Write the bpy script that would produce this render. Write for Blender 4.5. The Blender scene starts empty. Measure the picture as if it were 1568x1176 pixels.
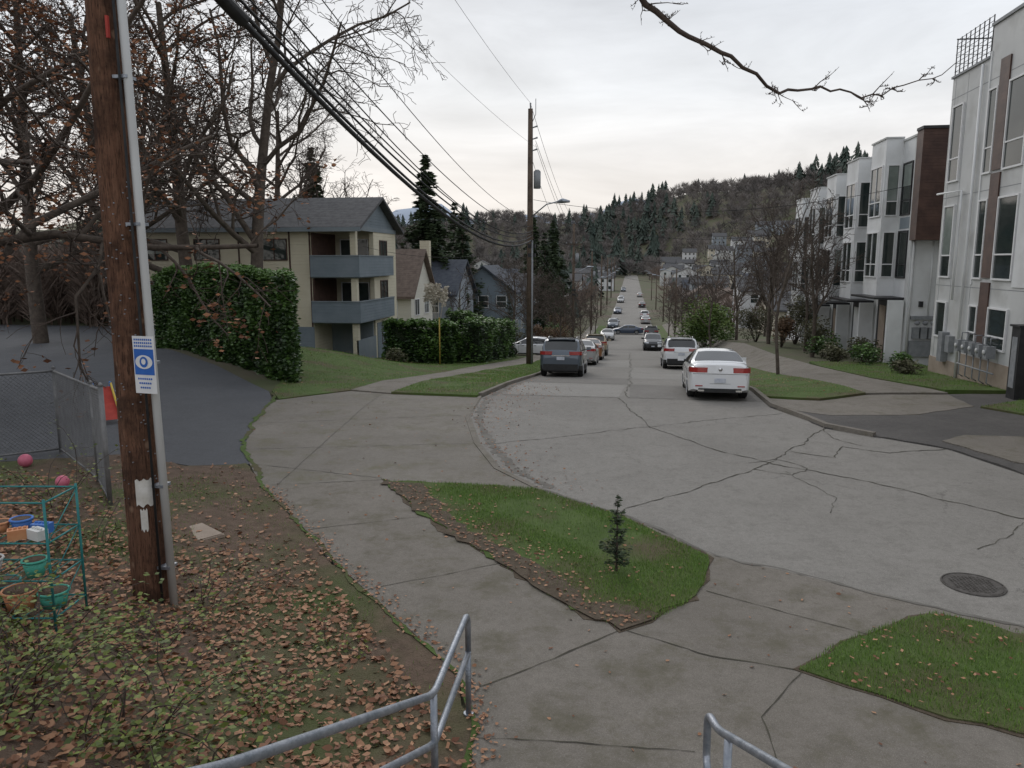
import bpy, math, random, bmesh
import numpy as np
from mathutils import Vector, Matrix
from mathutils.geometry import tessellate_polygon
random.seed(7); rs=np.random.RandomState(7)
S=bpy.context.scene
COL=S.collection
def ss(a,b,x):
    t=min(1,max(0,(x-a)/(b-a))); return t*t*(3-2*t)
# ------------------------------------------------------------ terrain height
P=[(-3000,0),(20,0),(26,-.25),(35,-1.2),(40,-1.6),(78,-4.9),(120,-7.2),(150,-7.8),(260,-7.8),(600,-5),(900,-3),(9000,0)]
def hs(s):
    for (a,b),(c,d) in zip(P,P[1:]):
        if s<=c: return b+(d-b)*(s-a)/(c-a)
    return 0
def h(X,Y):
    b=hs(Y); z=b
    if Y<200:
        z+=ss(4.6,8,X)*min(.55*-b,1.4)*(1-ss(110,200,Y))
        z+=ss(8,16,-X)*min(-b,1.1)*(1-ss(34,42,Y))
        if X<-20: z+=(max(b,-.6)-z)*ss(20,27,-X)*(1-ss(60,120,Y))
    d=(X+6.4)*-.79+(Y-12.4)*-.61
    if d>0 and Y<13 and X<1: z+=ss(.2,4.5,d)*(.85+1.4*(1-ss(0,7,Y)))*(1-ss(9.5,13,Y))
    if Y>330:
        k=ss(540,860,Y)
        z+=k*(50+12*math.sin(X*.011+1)+7*math.sin(X*.031))
        z+=66*math.exp(-((X-200)/150.)**2-((Y-630)/185.)**2)*ss(330,470,Y)*ss(5,60,X)
        z+=14*math.exp(-((X+330)/200.)**2-((Y-640)/150.)**2)
    return z
# ------------------------------------------------------------ materials
def M(name,c1,c2=None,scale=4,rough=.85,bump=0,bscale=None,metal=0,spec=.35,attr=False,c3=None,s3=.3,lap=0,lo=.35,hi=.65,coat=0,distort=0):
    m=bpy.data.materials.new(name); m.use_nodes=True
    N=m.node_tree.nodes; L=m.node_tree.links
    b=N['Principled BSDF']; b.inputs['Roughness'].default_value=rough; b.inputs['Metallic'].default_value=metal
    b.inputs['Specular IOR Level'].default_value=spec
    if coat: b.inputs['Coat Weight'].default_value=coat; b.inputs['Coat Roughness'].default_value=.06
    b.inputs['Base Color'].default_value=(*c1,1)
    tc=N.new('ShaderNodeTexCoord')
    if c2:
        r=N.new('ShaderNodeMapRange')
        if attr:
            at=N.new('ShaderNodeAttribute'); at.attribute_name='rnd'; src=at.outputs['Fac']; r.inputs[1].default_value=0; r.inputs[2].default_value=1
        else:
            n=N.new('ShaderNodeTexNoise'); n.inputs['Scale'].default_value=scale; n.inputs['Detail'].default_value=7; n.inputs['Roughness'].default_value=.62; n.inputs['Distortion'].default_value=distort
            L.new(tc.outputs['Object'],n.inputs['Vector']); src=n.outputs['Fac']; r.inputs[1].default_value=lo; r.inputs[2].default_value=hi
        L.new(src,r.inputs[0])
        mx=N.new('ShaderNodeMix'); mx.data_type='RGBA'
        mx.inputs[6].default_value=(*c1,1); mx.inputs[7].default_value=(*c2,1)
        L.new(r.outputs[0],mx.inputs[0]); col=mx.outputs[2]
        if c3:
            n=N.new('ShaderNodeTexNoise'); n.inputs['Scale'].default_value=s3; n.inputs['Detail'].default_value=5
            L.new(tc.outputs['Object'],n.inputs['Vector'])
            r2=N.new('ShaderNodeMapRange'); r2.inputs[1].default_value=.48; r2.inputs[2].default_value=.66
            L.new(n.outputs['Fac'],r2.inputs[0])
            mx2=N.new('ShaderNodeMix'); mx2.data_type='RGBA'; mx2.inputs[7].default_value=(*c3,1)
            L.new(col,mx2.inputs[6]); L.new(r2.outputs[0],mx2.inputs[0]); col=mx2.outputs[2]
        L.new(col,b.inputs['Base Color'])
    if bump:
        n=N.new('ShaderNodeTexNoise'); n.inputs['Scale'].default_value=bscale or scale*6; n.inputs['Detail'].default_value=8
        L.new(tc.outputs['Object'],n.inputs['Vector'])
        bp=N.new('ShaderNodeBump'); bp.inputs['Strength'].default_value=bump; bp.inputs['Distance'].default_value=.03
        L.new(n.outputs['Fac'],bp.inputs['Height']); L.new(bp.outputs[0],b.inputs['Normal'])
    if lap:
        sx=N.new('ShaderNodeSeparateXYZ'); L.new(tc.outputs['Object'],sx.inputs[0])
        mu=N.new('ShaderNodeMath'); mu.operation='MULTIPLY'; mu.inputs[1].default_value=1/lap; L.new(sx.outputs[2],mu.inputs[0])
        fr=N.new('ShaderNodeMath'); fr.operation='FRACT'; L.new(mu.outputs[0],fr.inputs[0])
        bp=N.new('ShaderNodeBump'); bp.inputs['Strength'].default_value=1; bp.inputs['Distance'].default_value=.025; bp.invert=True
        L.new(fr.outputs[0],bp.inputs['Height']); L.new(bp.outputs[0],b.inputs['Normal'])
    return m
class NT:
    def __init__(s,name,rough=.88,spec=.25):
        s.m=bpy.data.materials.new(name); s.m.use_nodes=True; s.N=s.m.node_tree.nodes; s.L=s.m.node_tree.links; s.b=s.N['Principled BSDF']
        s.b.inputs['Roughness'].default_value=rough; s.b.inputs['Specular IOR Level'].default_value=spec
        s.tc=s.N.new('ShaderNodeTexCoord'); s.V=s.tc.outputs['Object']
    def noise(s,sc,d=6,r=.6,v=None):
        n=s.N.new('ShaderNodeTexNoise'); n.inputs['Scale'].default_value=sc; n.inputs['Detail'].default_value=d; n.inputs['Roughness'].default_value=r; s.L.new(v or s.V,n.inputs['Vector']); return n
    def rng(s,o,a,bb,c=0,d=1):
        r=s.N.new('ShaderNodeMapRange'); r.inputs[1].default_value=a; r.inputs[2].default_value=bb; r.inputs[3].default_value=c; r.inputs[4].default_value=d; s.L.new(o,r.inputs[0]); return r.outputs[0]
    def mix(s,f,A,B,mode='MIX'):
        x=s.N.new('ShaderNodeMix'); x.data_type='RGBA'; x.blend_type=mode; s.L.new(f,x.inputs[0])
        for i,q in ((6,A),(7,B)):
            if isinstance(q,tuple): x.inputs[i].default_value=(*q,1)
            else: s.L.new(q,x.inputs[i])
        return x.outputs[2]
    def mapv(s,sc):
        p=s.N.new('ShaderNodeMapping'); p.inputs['Scale'].default_value=sc; s.L.new(s.V,p.inputs[0]); return p.outputs[0]
    def bump(s,o,st,dist):
        bp=s.N.new('ShaderNodeBump'); bp.inputs['Strength'].default_value=st; bp.inputs['Distance'].default_value=dist; s.L.new(o,bp.inputs['Height']); s.L.new(bp.outputs[0],s.b.inputs['Normal'])
    def done(s,c): s.L.new(c,s.b.inputs['Base Color']); return s.m
def road_mat(name,c1,c2,crack=1.0,stain=(.1,.095,.09),csc=.35,moss=None):
    t=NT(name)
    n1=t.noise(.5,8,.7); n2=t.noise(60,3,.7); n3=t.noise(3,6,.65); n4=t.noise(.17,4,.6); n5=t.noise(13,5,.7)
    c=t.mix(t.rng(n1.outputs['Fac'],.3,.7),c1,c2)
    c=t.mix(t.rng(n3.outputs['Fac'],.5,.72,0,.65),c,stain)
    c=t.mix(t.rng(n5.outputs['Fac'],.45,.7,0,.45),c,tuple(v*.6 for v in c1))
    c=t.mix(t.rng(n4.outputs['Fac'],.48,.66,0,.55),c,tuple(v*.7 for v in c1))
    c=t.mix(t.rng(n2.outputs['Fac'],.3,.7,0,.5),c,tuple(v*.5 for v in c1))
    sp=t.noise(130,2,.5); c=t.mix(t.rng(sp.outputs['Fac'],.58,.72,0,.6),c,tuple(min(1,v*1.7) for v in c2))
    if moss:
        nm=t.noise(1.1,7,.75); c=t.mix(t.rng(nm.outputs['Fac'],.5,.68,0,.8),c,moss)
    if crack:
        nd=t.noise(1.3,6,.7)
        va=t.N.new('ShaderNodeVectorMath'); va.operation='MULTIPLY_ADD'; va.inputs[1].default_value=(1.0,1.0,0); t.L.new(nd.outputs['Color'],va.inputs[0]); t.L.new(t.V,va.inputs[2])
        vo=t.N.new('ShaderNodeTexVoronoi'); vo.feature='DISTANCE_TO_EDGE'; vo.inputs['Scale'].default_value=csc; t.L.new(va.outputs[0],vo.inputs['Vector'])
        ck=t.rng(vo.outputs['Distance'],.0,.004,crack,0)
        g=t.rng(t.noise(.3,2).outputs['Fac'],.5,.58)
        mu=t.N.new('ShaderNodeMath'); mu.operation='MULTIPLY'; t.L.new(ck,mu.inputs[0]); t.L.new(g,mu.inputs[1])
        c=t.mix(mu.outputs[0],c,(.05,.045,.04))
    t.bump(n2.outputs['Fac'],.45,.012)
    return t.done(c)
def wood_mat(name,c1,c2,dark,knots=True):
    t=NT(name,.9,.2)
    g=t.noise(3,9,.75,t.mapv((9,9,.55))); g2=t.noise(7,6,.7,t.mapv((10,10,1.2))); bl=t.noise(1.6,5,.7)
    c=t.mix(t.rng(g.outputs['Fac'],.35,.65),c1,c2)
    c=t.mix(t.rng(g2.outputs['Fac'],.5,.64,0,.9),c,dark)
    c=t.mix(t.rng(bl.outputs['Fac'],.46,.62,0,.85),c,tuple(v*1.4 for v in dark))
    if knots:
        vo=t.N.new('ShaderNodeTexVoronoi'); vo.inputs['Scale'].default_value=4.2; t.L.new(t.mapv((1,1,.8)),vo.inputs['Vector'])
        c=t.mix(t.rng(vo.outputs['Distance'],.09,.17,.8,0),c,(.33,.22,.15))
    t.bump(g.outputs['Fac'],1,.03)
    return t.done(c)
m_road=road_mat('concrete_street_mat',(.25,.235,.212),(.305,.288,.262),.5,stain=(.18,.167,.148))
m_panel=road_mat('concrete_panel_mat',(.29,.275,.25),(.34,.325,.3),0,stain=(.23,.215,.195))
m_panel2=road_mat('concrete_panel_dark_mat',(.2,.188,.17),(.25,.235,.215),0,stain=(.16,.15,.135))
m_walk=road_mat('concrete_walk_mat',(.205,.183,.155),(.26,.236,.205),0,stain=(.125,.113,.085),moss=(.11,.1,.065))
m_apron=road_mat('concrete_apron_mat',(.215,.195,.168),(.265,.243,.212),.4,stain=(.155,.138,.1),moss=(.14,.13,.085))
m_asph=road_mat('asphalt_mat',(.1,.104,.113),(.13,.134,.143),0,stain=(.085,.09,.095))
m_patch=road_mat('asphalt_patch_mat',(.09,.084,.08),(.15,.14,.13),.5,stain=(.065,.06,.058),csc=.8)
m_crack=M('crack_mat',(.045,.04,.032),(.08,.075,.05),3)
m_joint=M('joint_mat',(.09,.082,.07),(.13,.12,.1),3)
m_gutter=M('gutter_mat',(.12,.11,.095),(.18,.17,.15),2)
m_grass=M('grass_mat',(.06,.1,.02),(.09,.135,.035),1.6,.95,.6,60,c3=(.1,.085,.045),s3=.75)
m_soil=M('soil_mat',(.08,.06,.04),(.135,.105,.075),9,.95,.8,60)
m_blade=M('grass_blade_mat',(.075,.16,.02),(.2,.31,.06),rough=.65,attr=True)
m_ground=M('ground_mat',(.1,.09,.06),(.085,.1,.045),.35,.95,.5,20,c3=(.12,.095,.07),s3=.08)
m_dirt=M('leaf_litter_mat',(.1,.07,.048),(.16,.11,.08),6,.95,1,40,c3=(.075,.095,.03),s3=.45)
m_leafb=M('brown_leaf_mat',(.14,.055,.028),(.46,.25,.14),rough=.65,attr=True)
m_leaft=M('clinging_leaf_mat',(.12,.045,.022),(.34,.16,.08),rough=.75,attr=True)
m_wood=wood_mat('pole_wood_mat',(.125,.06,.038),(.23,.125,.08),(.03,.017,.012))
m_wood2=wood_mat('grey_pole_wood_mat',(.11,.08,.06),(.17,.13,.1),(.05,.038,.03),False)
m_bark=M('bark_mat',(.07,.055,.045),(.13,.105,.085),5,.95,.6,30)
m_twig=M('twig_mat',(.06,.045,.038),(.1,.075,.06),5,.95)
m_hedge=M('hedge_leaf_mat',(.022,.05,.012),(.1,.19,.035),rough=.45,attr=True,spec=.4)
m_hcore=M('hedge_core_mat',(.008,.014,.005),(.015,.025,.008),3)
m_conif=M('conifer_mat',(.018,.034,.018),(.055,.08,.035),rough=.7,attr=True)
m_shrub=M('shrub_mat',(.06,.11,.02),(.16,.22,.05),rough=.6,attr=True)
m_farcon=M('far_conifer_mat',(.04,.06,.05),(.085,.105,.085),rough=.9,attr=True)  # distance haze painted in: greens paled and greyed in the base colour
m_farbare=M('far_bare_mat',(.115,.105,.1),(.22,.195,.18),rough=.95,attr=True)  # pale grey-brown base colour carries the haze of the far hill
m_midbare=M('mid_bare_mat',(.12,.092,.075),(.23,.17,.14),rough=.95,attr=True)
m_white=M('white_panel_mat',(.66,.67,.67),(.74,.75,.75),.6,.6,c3=(.6,.605,.6),s3=.8)
m_lgrey=M('grey_panel_mat',(.5,.505,.5),(.57,.575,.565),.5,.65,c3=(.44,.44,.425),s3=.9)
m_cream=M('cream_siding_mat',(.56,.51,.38),(.62,.57,.44),.7,.7,lap=.2)
m_offwh=M('offwhite_siding_mat',(.6,.58,.5),(.66,.64,.56),.7,.7,lap=.2)
m_blue=M('bluegrey_siding_mat',(.15,.185,.21),(.19,.225,.25),.8,.75,lap=.18)
m_bluep=M('bluegrey_panel_mat',(.19,.225,.25),(.24,.27,.29),.8,.75)
m_brown=M('brown_wood_mat',(.045,.022,.016),(.085,.045,.032),2,.6,lap=.14)
m_roof=M('shingle_mat',(.07,.07,.073),(.11,.11,.113),3,.95,.6,20,lap=.16)
m_roofb=M('brown_shingle_mat',(.12,.09,.075),(.18,.14,.115),3,.95,.6,20,lap=.16)
m_roofs=M('slate_shingle_mat',(.05,.058,.075),(.08,.09,.105),3,.95,.6,20,lap=.16)
m_black=M('black_metal_mat',(.02,.02,.022),(.035,.035,.037),4,.5)
m_glass=M('window_glass_mat',(.02,.03,.03),(.05,.06,.055),.8,.04,spec=.6)
m_blind=M('blind_glass_mat',(.16,.19,.17),(.28,.31,.29),.8,.1,spec=.6)
m_wframe=M('window_frame_mat',(.7,.7,.7),(.76,.76,.76),3,.5)
m_galv=M('galvanised_mat',(.24,.27,.31),(.4,.42,.46),9,.45,metal=.7,spec=.5,bump=.2,bscale=60)
m_gmet=M('grey_meter_mat',(.2,.21,.22),(.28,.29,.3),5,.6)
m_wire=M('wire_mat',(.015,.015,.017),(.03,.03,.03),5,.7)
m_chain=M('chainlink_mat',(.16,.16,.16),(.24,.24,.24),5,.6,metal=.4)
m_conc=M('foundation_mat',(.3,.24,.19),(.38,.31,.25),2,.9)
m_yel=M('yellow_pole_mat',(.36,.26,.05),(.42,.31,.07),4,.6)
m_pamp=M('pampas_plume_mat',(.45,.4,.32),(.6,.55,.46),rough=.9,attr=True)
m_iron=M('cast_iron_mat',(.07,.062,.055),(.13,.12,.11),12,.7,.6,60,metal=.3)
# ------------------------------------------------------------ mesh helpers
class MB:
    def __init__(s): s.v=[]; s.f=[]; s.m=[]; s.mats=[]; s.smooth=[]
    def mi(s,mat):
        if mat not in s.mats: s.mats.append(mat)
        return s.mats.index(mat)
    def face(s,pts,mat,sm=False):
        n=len(s.v); s.v+= [tuple(p) for p in pts]; s.f.append(tuple(range(n,n+len(pts)))); s.m.append(s.mi(mat)); s.smooth.append(sm)
    def raw(s,vs,fs,mat,sm=False):
        n=len(s.v); s.v+=[tuple(p) for p in vs]; k=s.mi(mat)
        for f in fs: s.f.append(tuple(i+n for i in f)); s.m.append(k); s.smooth.append(sm)
    def box(s,x0,x1,y0,y1,z0,z1,mat):
        v=[(x0,y0,z0),(x1,y0,z0),(x1,y1,z0),(x0,y1,z0),(x0,y0,z1),(x1,y0,z1),(x1,y1,z1),(x0,y1,z1)]
        s.raw(v,[(0,3,2,1),(4,5,6,7),(0,1,5,4),(1,2,6,5),(2,3,7,6),(3,0,4,7)],mat)
    def tube(s,pts,rad,n,mat,cap=True,sm=True):
        pts=[Vector(p) for p in pts]
        if not hasattr(rad,'__len__'): rad=[rad]*len(pts)
        vs=[]; fs=[]; a=None
        for i,p in enumerate(pts):
            d=(pts[min(i+1,len(pts)-1)]-pts[max(i-1,0)])
            if d.length<1e-9: d=Vector((0,0,1))
            d.normalize()
            if a is None: a=d.orthogonal().normalized()
            a=(a-d*a.dot(d))
            if a.length<1e-6: a=d.orthogonal()
            a.normalize(); b=d.cross(a)
            for k in range(n):
                t=2*math.pi*k/n; vs.append(p+(a*math.cos(t)+b*math.sin(t))*rad[i])
        for i in range(len(pts)-1):
            for k in range(n):
                fs.append((i*n+k,i*n+(k+1)%n,(i+1)*n+(k+1)%n,(i+1)*n+k))
        if cap and n>3: fs.append(tuple(range(n))[::-1]); fs.append(tuple(range((len(pts)-1)*n,len(pts)*n)))
        s.raw(vs,fs,mat,sm)
    def mesh(s,name,off=(0,0,0)):
        me=bpy.data.meshes.new(name)
        me.from_pydata([(v[0]-off[0],v[1]-off[1],v[2]-off[2]) for v in s.v],[],s.f)
        for mt in s.mats: me.materials.append(mt)
        me.polygons.foreach_set('material_index',s.m); me.polygons.foreach_set('use_smooth',s.smooth)
        me.update(); return me
def obj(name,me,parent=None,loc=(0,0,0),rot=0,scale=1):
    o=bpy.data.objects.new(name,me); COL.objects.link(o); o.location=loc; o.rotation_euler=(0,0,rot)
    o.scale=(scale,)*3 if not hasattr(scale,'__len__') else scale
    if parent: o.parent=parent
    return o
class Grp:
    def __init__(s): s.p={}
    def __getitem__(s,k):
        if k not in s.p: s.p[k]=MB()
        return s.p[k]
    def box(s,part,mat,*a): s[part].box(*a,mat)
    def meshes(s,name,off=(0,0,0)): return [(k,b.mesh(name+'_'+k,off)) for k,b in s.p.items()]
    def finish(s,name,loc=(0,0,0),rot=0,world=False,scale=1):
        return place(name,s.meshes(name,loc if world else (0,0,0)),loc,rot,scale)
def place(name,meshes,loc=(0,0,0),rot=0,scale=1):
    e=obj(name,None,None,loc,rot,scale)
    for k,me in meshes: obj(k,me,e)
    return e
def npmesh(name,V,F,mat,rnd=None,smooth=False):
    me=bpy.data.meshes.new(name); k=F.shape[1]
    me.vertices.add(len(V)); me.vertices.foreach_set('co',V.astype(np.float32).ravel())
    me.loops.add(F.size); me.loops.foreach_set('vertex_index',F.astype(np.int32).ravel())
    me.polygons.add(len(F)); me.polygons.foreach_set('loop_start',np.arange(0,F.size,k,dtype=np.int32))
    if smooth: me.polygons.foreach_set('use_smooth',np.ones(len(F),dtype=bool))
    if rnd is not None:
        a=me.attributes.new('rnd','FLOAT','POINT'); a.data.foreach_set('value',rnd.astype(np.float32))
    me.materials.append(mat); me.update(calc_edges=True); return me
def scat(name,tv,tf,pos,mat,sc,tilt=None,rz=None,rnd=None):
    tv=np.array(tv,float); tf=np.array(tf); pos=np.array(pos,float); n=len(pos)
    if rz is None: rz=rs.uniform(0,2*math.pi,n)
    if tilt is None: tilt=np.zeros(n)
    sc=np.broadcast_to(sc,(n,)) if np.ndim(sc)<2 else sc
    if np.ndim(sc)==1: sc=np.stack([sc]*3,1)
    if rnd is None: rnd=rs.uniform(0,1,n)
    v=tv[None]*sc[:,None,:]
    c,s_=np.cos(tilt)[:,None],np.sin(tilt)[:,None]
    y=v[...,1]*c-v[...,2]*s_; z=v[...,1]*s_+v[...,2]*c; x=v[...,0]
    c,s_=np.cos(rz)[:,None],np.sin(rz)[:,None]
    X=x*c-y*s_; Y=x*s_+y*c
    V=np.stack([X,Y,z],-1)+pos[:,None,:]
    F=(tf[None]+(np.arange(n)*len(tv))[:,None,None]).reshape(-1,tf.shape[1])
    return npmesh(name,V.reshape(-1,3),F,mat,np.repeat(rnd,len(tv)))
LEAF=([(-.5,0,0),(0,-.28,.04),(.5,0,0),(0,.28,.04)],[(0,1,2,3)])
DLEAF=([(-.5,0,.1),(-.15,-.24,0),(.2,-.3,.08),(.5,.02,.0),(.15,.26,.1),(-.2,.22,.02)],[(0,1,2,3,4,5)])
def inpoly(p,poly):
    x,y=p; c=False; j=len(poly)-1
    for i in range(len(poly)):
        xi,yi=poly[i]; xj,yj=poly[j]
        if (yi>y)!=(yj>y) and x<(xj-xi)*(y-yi)/(yj-yi)+xi: c=not c
        j=i
    return c
def samp(poly,n,ymax=1e9):
    xs=[p[0] for p in poly]; ys=[p[1] for p in poly]; o=[]
    t=0
    while len(o)<n and t<n*20:
        t+=1
        q=(random.uniform(min(xs),max(xs)),random.uniform(min(ys),min(max(ys),ymax)))
        if inpoly(q,poly): o.append(q)
    return o
def rough(poly,amp,step=.22,ymax=60):
    o=[]; m=len(poly); R=random.Random(len(poly))
    for i in range(m):
        a,b=poly[i],poly[(i+1)%m]; L=math.dist(a,b); n=max(1,int(L/step)) if min(a[1],b[1])<ymax and L<12 else 1
        for k in range(n):
            t=k/n; j=amp if k or n>1 else 0
            o.append((a[0]+(b[0]-a[0])*t+R.gauss(0,j),a[1]+(b[1]-a[1])*t+R.gauss(0,j)))
    return o
def grow_poly(poly,d):
    cx=sum(p[0] for p in poly)/len(poly); cy=sum(p[1] for p in poly)/len(poly)
    return [(x+(x-cx)/math.hypot(x-cx,y-cy)*d,y+(y-cy)/math.hypot(x-cx,y-cy)*d) for x,y in poly]
# ------------------------------------------------------------ ground sheets
def lines(a,segs):
    o=[a]
    for end,step in segs:
        while o[-1]<end-1e-6: o.append(min(end,o[-1]+step))
    return o
GX=lines(-3000,[(-1000,500),(-200,50),(-60,10),(-30,2),(16,1),(40,3),(200,10),(900,25),(3000,300)])
GY=sorted(set(lines(-600,[(-20,145),(60,1),(160,4),(480,12),(960,16),(4000,300)])+[26,35,78,120,150,260,600,900]))
def ground():
    V=[];F=[]
    for y in GY:
        for x in GX: V.append((x,y,h(x,y)-.01))
    w=len(GX)
    for j in range(len(GY)-1):
        for i in range(w-1): F.append((j*w+i,j*w+i+1,(j+1)*w+i+1,(j+1)*w+i))
    me=npmesh('ground',np.array(V),np.array(F),m_ground,smooth=True); obj('ground',me)
ground()
def drape(name,poly,mat,off,skirt=0,parent=None):
    bm=bmesh.new(); vs=[bm.verts.new((x,y,0)) for x,y in poly]
    for t in tessellate_polygon([[Vector((x,y,0)) for x,y in poly]]): 
        try: bm.faces.new([vs[i] for i in t])
        except Exception: pass
    xs=[p[0] for p in poly]; ys=[p[1] for p in poly]
    for g in GX:
        if min(xs)<g<max(xs): bmesh.ops.bisect_plane(bm,geom=bm.verts[:]+bm.edges[:]+bm.faces[:],plane_co=(g,0,0),plane_no=(1,0,0))
    for g in GY:
        if min(ys)<g<max(ys): bmesh.ops.bisect_plane(bm,geom=bm.verts[:]+bm.edges[:]+bm.faces[:],plane_co=(0,g,0),plane_no=(0,1,0))
    for f in bm.faces:
        if f.normal.z<0: f.normal_flip()
    for v in bm.verts: v.co.z=h(v.co.x,v.co.y)+off
    if skirt:
        be=[e for e in bm.edges if len(e.link_faces)==1]
        r=bmesh.ops.extrude_edge_only(bm,edges=be)
        for v in [g for g in r['geom'] if isinstance(g,bmesh.types.BMVert)]: v.co.z-=skirt
    me=bpy.data.meshes.new(name); bm.to_mesh(me); bm.free(); me.materials.append(mat)
    return obj(name,me,parent)
def ribbon(B,path,w,mat,off,jit=0,step=.3):
    pts=[]
    if jit: step=.12
    for (a,b) in zip(path,path[1:]):
        n=max(1,int(math.dist(a,b)/step))
        for i in range(n): pts.append((a[0]+(b[0]-a[0])*i/n,a[1]+(b[1]-a[1])*i/n))
    pts.append(path[-1])
    j=[0,0]; q=[]
    for i,p in enumerate(pts):
        if jit: j=[j[0]*.85+random.gauss(0,jit*.8),j[1]*.85+random.gauss(0,jit*.8)]
        q.append((p[0]+j[0],p[1]+j[1]))
    vs=[];fs=[]
    for i,p in enumerate(q):
        a=q[max(0,i-1)]; b=q[min(len(q)-1,i+1)]; dx,dy=b[0]-a[0],b[1]-a[1]; l=math.hypot(dx,dy) or 1
        ww=w*(random.uniform(.25,1.2) if jit else 1)/2
        for s_ in (-1,1):
            x=p[0]-dy/l*ww*s_; y=p[1]+dx/l*ww*s_; vs.append((x,y,h(x,y)+off))
    for i in range(len(q)-1): fs.append((2*i,2*i+2,2*i+3,2*i+1))
    B.raw(vs,fs,mat)
edge=[(-4.05,32.6),(-4.1,25.7),(-4.4,22.6),(-4.0,19.1),(-3.2,16.3),(-2.4,14.3),(-1.5,13.1)]
edge2=[(-1.5,13.1),(0,11.8),(1.2,10.3),(2.0,9.9),(3.7,9.0),(4.4,8.7)]
edgeR=[(7.4,15.4),(6.8,17.3),(4.7,19.1),(3.95,22.2),(4.0,25.9)]
road=[(-4.0,520),(-4.05,150)]+edge+edge2[1:]+[(14,6.5),(40,3),(40,11),(14,13),(9,14.5)]+edgeR+[(4.0,150),(4.0,520)]
drape('street',road,m_road,.02)
drape('street_panel',[(-3.85,28.25),(-.02,28.25),(-.02,32.97),(-3.85,32.97)],m_panel2,.0235)
drape('street_panel',[(.04,33.05),(3.85,33.05),(3.85,42.95),(.06,42.95)],m_panel,.0235)
drape('street_panel',[(.03,23.45),(3.8,23.45),(3.85,28.15),(.03,28.15)],m_panel2,.0235)
drape('street_panel',[(-3.8,23.5),(-.3,23.5),(-.02,28.1),(-3.85,28.1)],m_panel,.0235)
drape('street_panel',[(-3.85,43.05),(-.02,43.05),(-.02,52.95),(-3.85,52.95)],m_panel,.0235)
apron=[(-4.4,22.6),(-7.3,22.8),(-8.8,23.3),(-10.2,20.7),(-9.2,17.5),(-8.1,15),(-7.4,13.9),(-6.4,12.4),(-4.5,13.2),(-1.5,13.1),(-2.4,14.3),(-3.2,16.3),(-4,19.1)]
drape('driveway_apron',apron,m_apron,.03,.06)
walk=[(-6.4,12.4),(-5.7,11.6),(-4.7,10.4),(-4.1,9.6),(-3.1,8.5),(-2.2,7.5),(-1.6,6.8),(-1.25,6.0),(-1.15,5.0),(-1.1,4.0),(3,4.0),(8,3),(16,1),(14,6.5)]+edge2[::-1]+[(-4.5,13.2)]
drape('sidewalk',walk,m_walk,.045,.08)
tri=[(-4.4,13.1),(-2.5,13.05),(-1.62,12.98),(-.1,11.72),(1.1,10.2),(.95,9.3),(.7,8.7),(.3,8.2),(0,7.95),(-.4,8.2),(-1.3,9.2),(-2.3,10.3),(-3.3,11.5)]
drape('soil_edge',rough(grow_poly(tri,.05),.045),m_soil,.053,.01)
drape('grass_island',rough(tri,.04),m_grass,.066,.012)
tribrown=[(-4.38,13.08),(-3.3,11.5),(-2.3,10.3),(-1.3,9.2),(-.4,8.2),(0,7.97),(.4,8.35),(.1,8.5),(-.4,8.55),(-1.0,9.4),(-1.95,10.4),(-2.8,11.35),(-3.2,12.2),(-3.6,12.95)]
drape('bare_soil',rough(tribrown,.06,.18),m_soil,.072,.005)
g2=[(1.75,7.35),(2.2,7.9),(2.9,8.45),(3.5,8.85),(4.2,8.5),(9,7.2),(9,5.2),(3.6,6.5),(2.6,6.85)]
drape('soil_edge',rough(grow_poly(g2,.05),.045),m_soil,.053,.01)
drape('grass_patch',rough(g2,.04),m_grass,.066,.012)
vR=[(4.15,24.0),(5.6,23.6),(7.2,24.7),(6.8,28),(6.2,32.5),(5.8,40),(5.6,60),(5.6,140),(4.15,140),(4.15,60)]
drape('verge',vR,m_grass,.12,.2)
sR=[(7.2,24.7),(9.7,25.1),(8.6,29),(7.9,33.7),(7.4,40),(7.2,60),(7.2,140),(5.6,140),(5.6,60),(5.8,40),(6.2,32.5),(6.8,28)]
drape('sidewalk',sR,m_walk,.11,.2)
gR=[(8.0,36),(7.95,33.7),(8.65,29),(9.8,25.6),(12.6,25.8),(12.6,36)]
drape('lawn',gR,m_grass,.13,.2)
gP=[(9.6,22.6),(10.4,21.2),(14,19.8),(14.5,23.5),(12,24.6)]
drape('lawn',gP,m_grass,.1,.15)
pa=[(4.15,24.0),(3.98,22.2),(4.72,19.1),(6.8,17.32),(7.42,15.4),(9,14.55),(14,13.1),(20,12.5),(20,24),(12.6,25.8),(9.8,25.2),(7.2,24.7),(5.6,23.6)]
drape('asphalt_driveway',rough(pa,.03,.3),m_patch,.05,.1)
pb=[(6.9,17.9),(7.6,18.6),(10,18.6),(14,17),(14,14),(9.3,15.1),(7.6,16.2)]
drape('sidewalk',rough(pb,.03,.3),m_walk,.075,.1)
pc=[(4.15,23.9),(5.6,23.5),(7.2,24.6),(9.7,25.0),(9.5,22.8),(7.5,21.2),(5.2,20.8),(4.2,21.8)]
drape('sidewalk',rough(pc,.02,.4),m_walk,.06,.1)
sL=[(-8.8,23.3),(-8.5,28),(-8.4,36.7),(-7.3,50),(-7.2,140),(-5.6,140),(-5.7,44),(-7,36),(-7.1,28),(-7.3,22.8)]
drape('sidewalk',sL,m_walk,.07,.15)
vL=[(-7.3,22.8),(-4.55,22.6),(-4.25,25.7),(-4.2,32.6),(-4.15,140),(-5.6,140),(-5.7,44),(-7,36),(-7.1,28)]
drape('verge',vL,m_grass,.1,.2)
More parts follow.
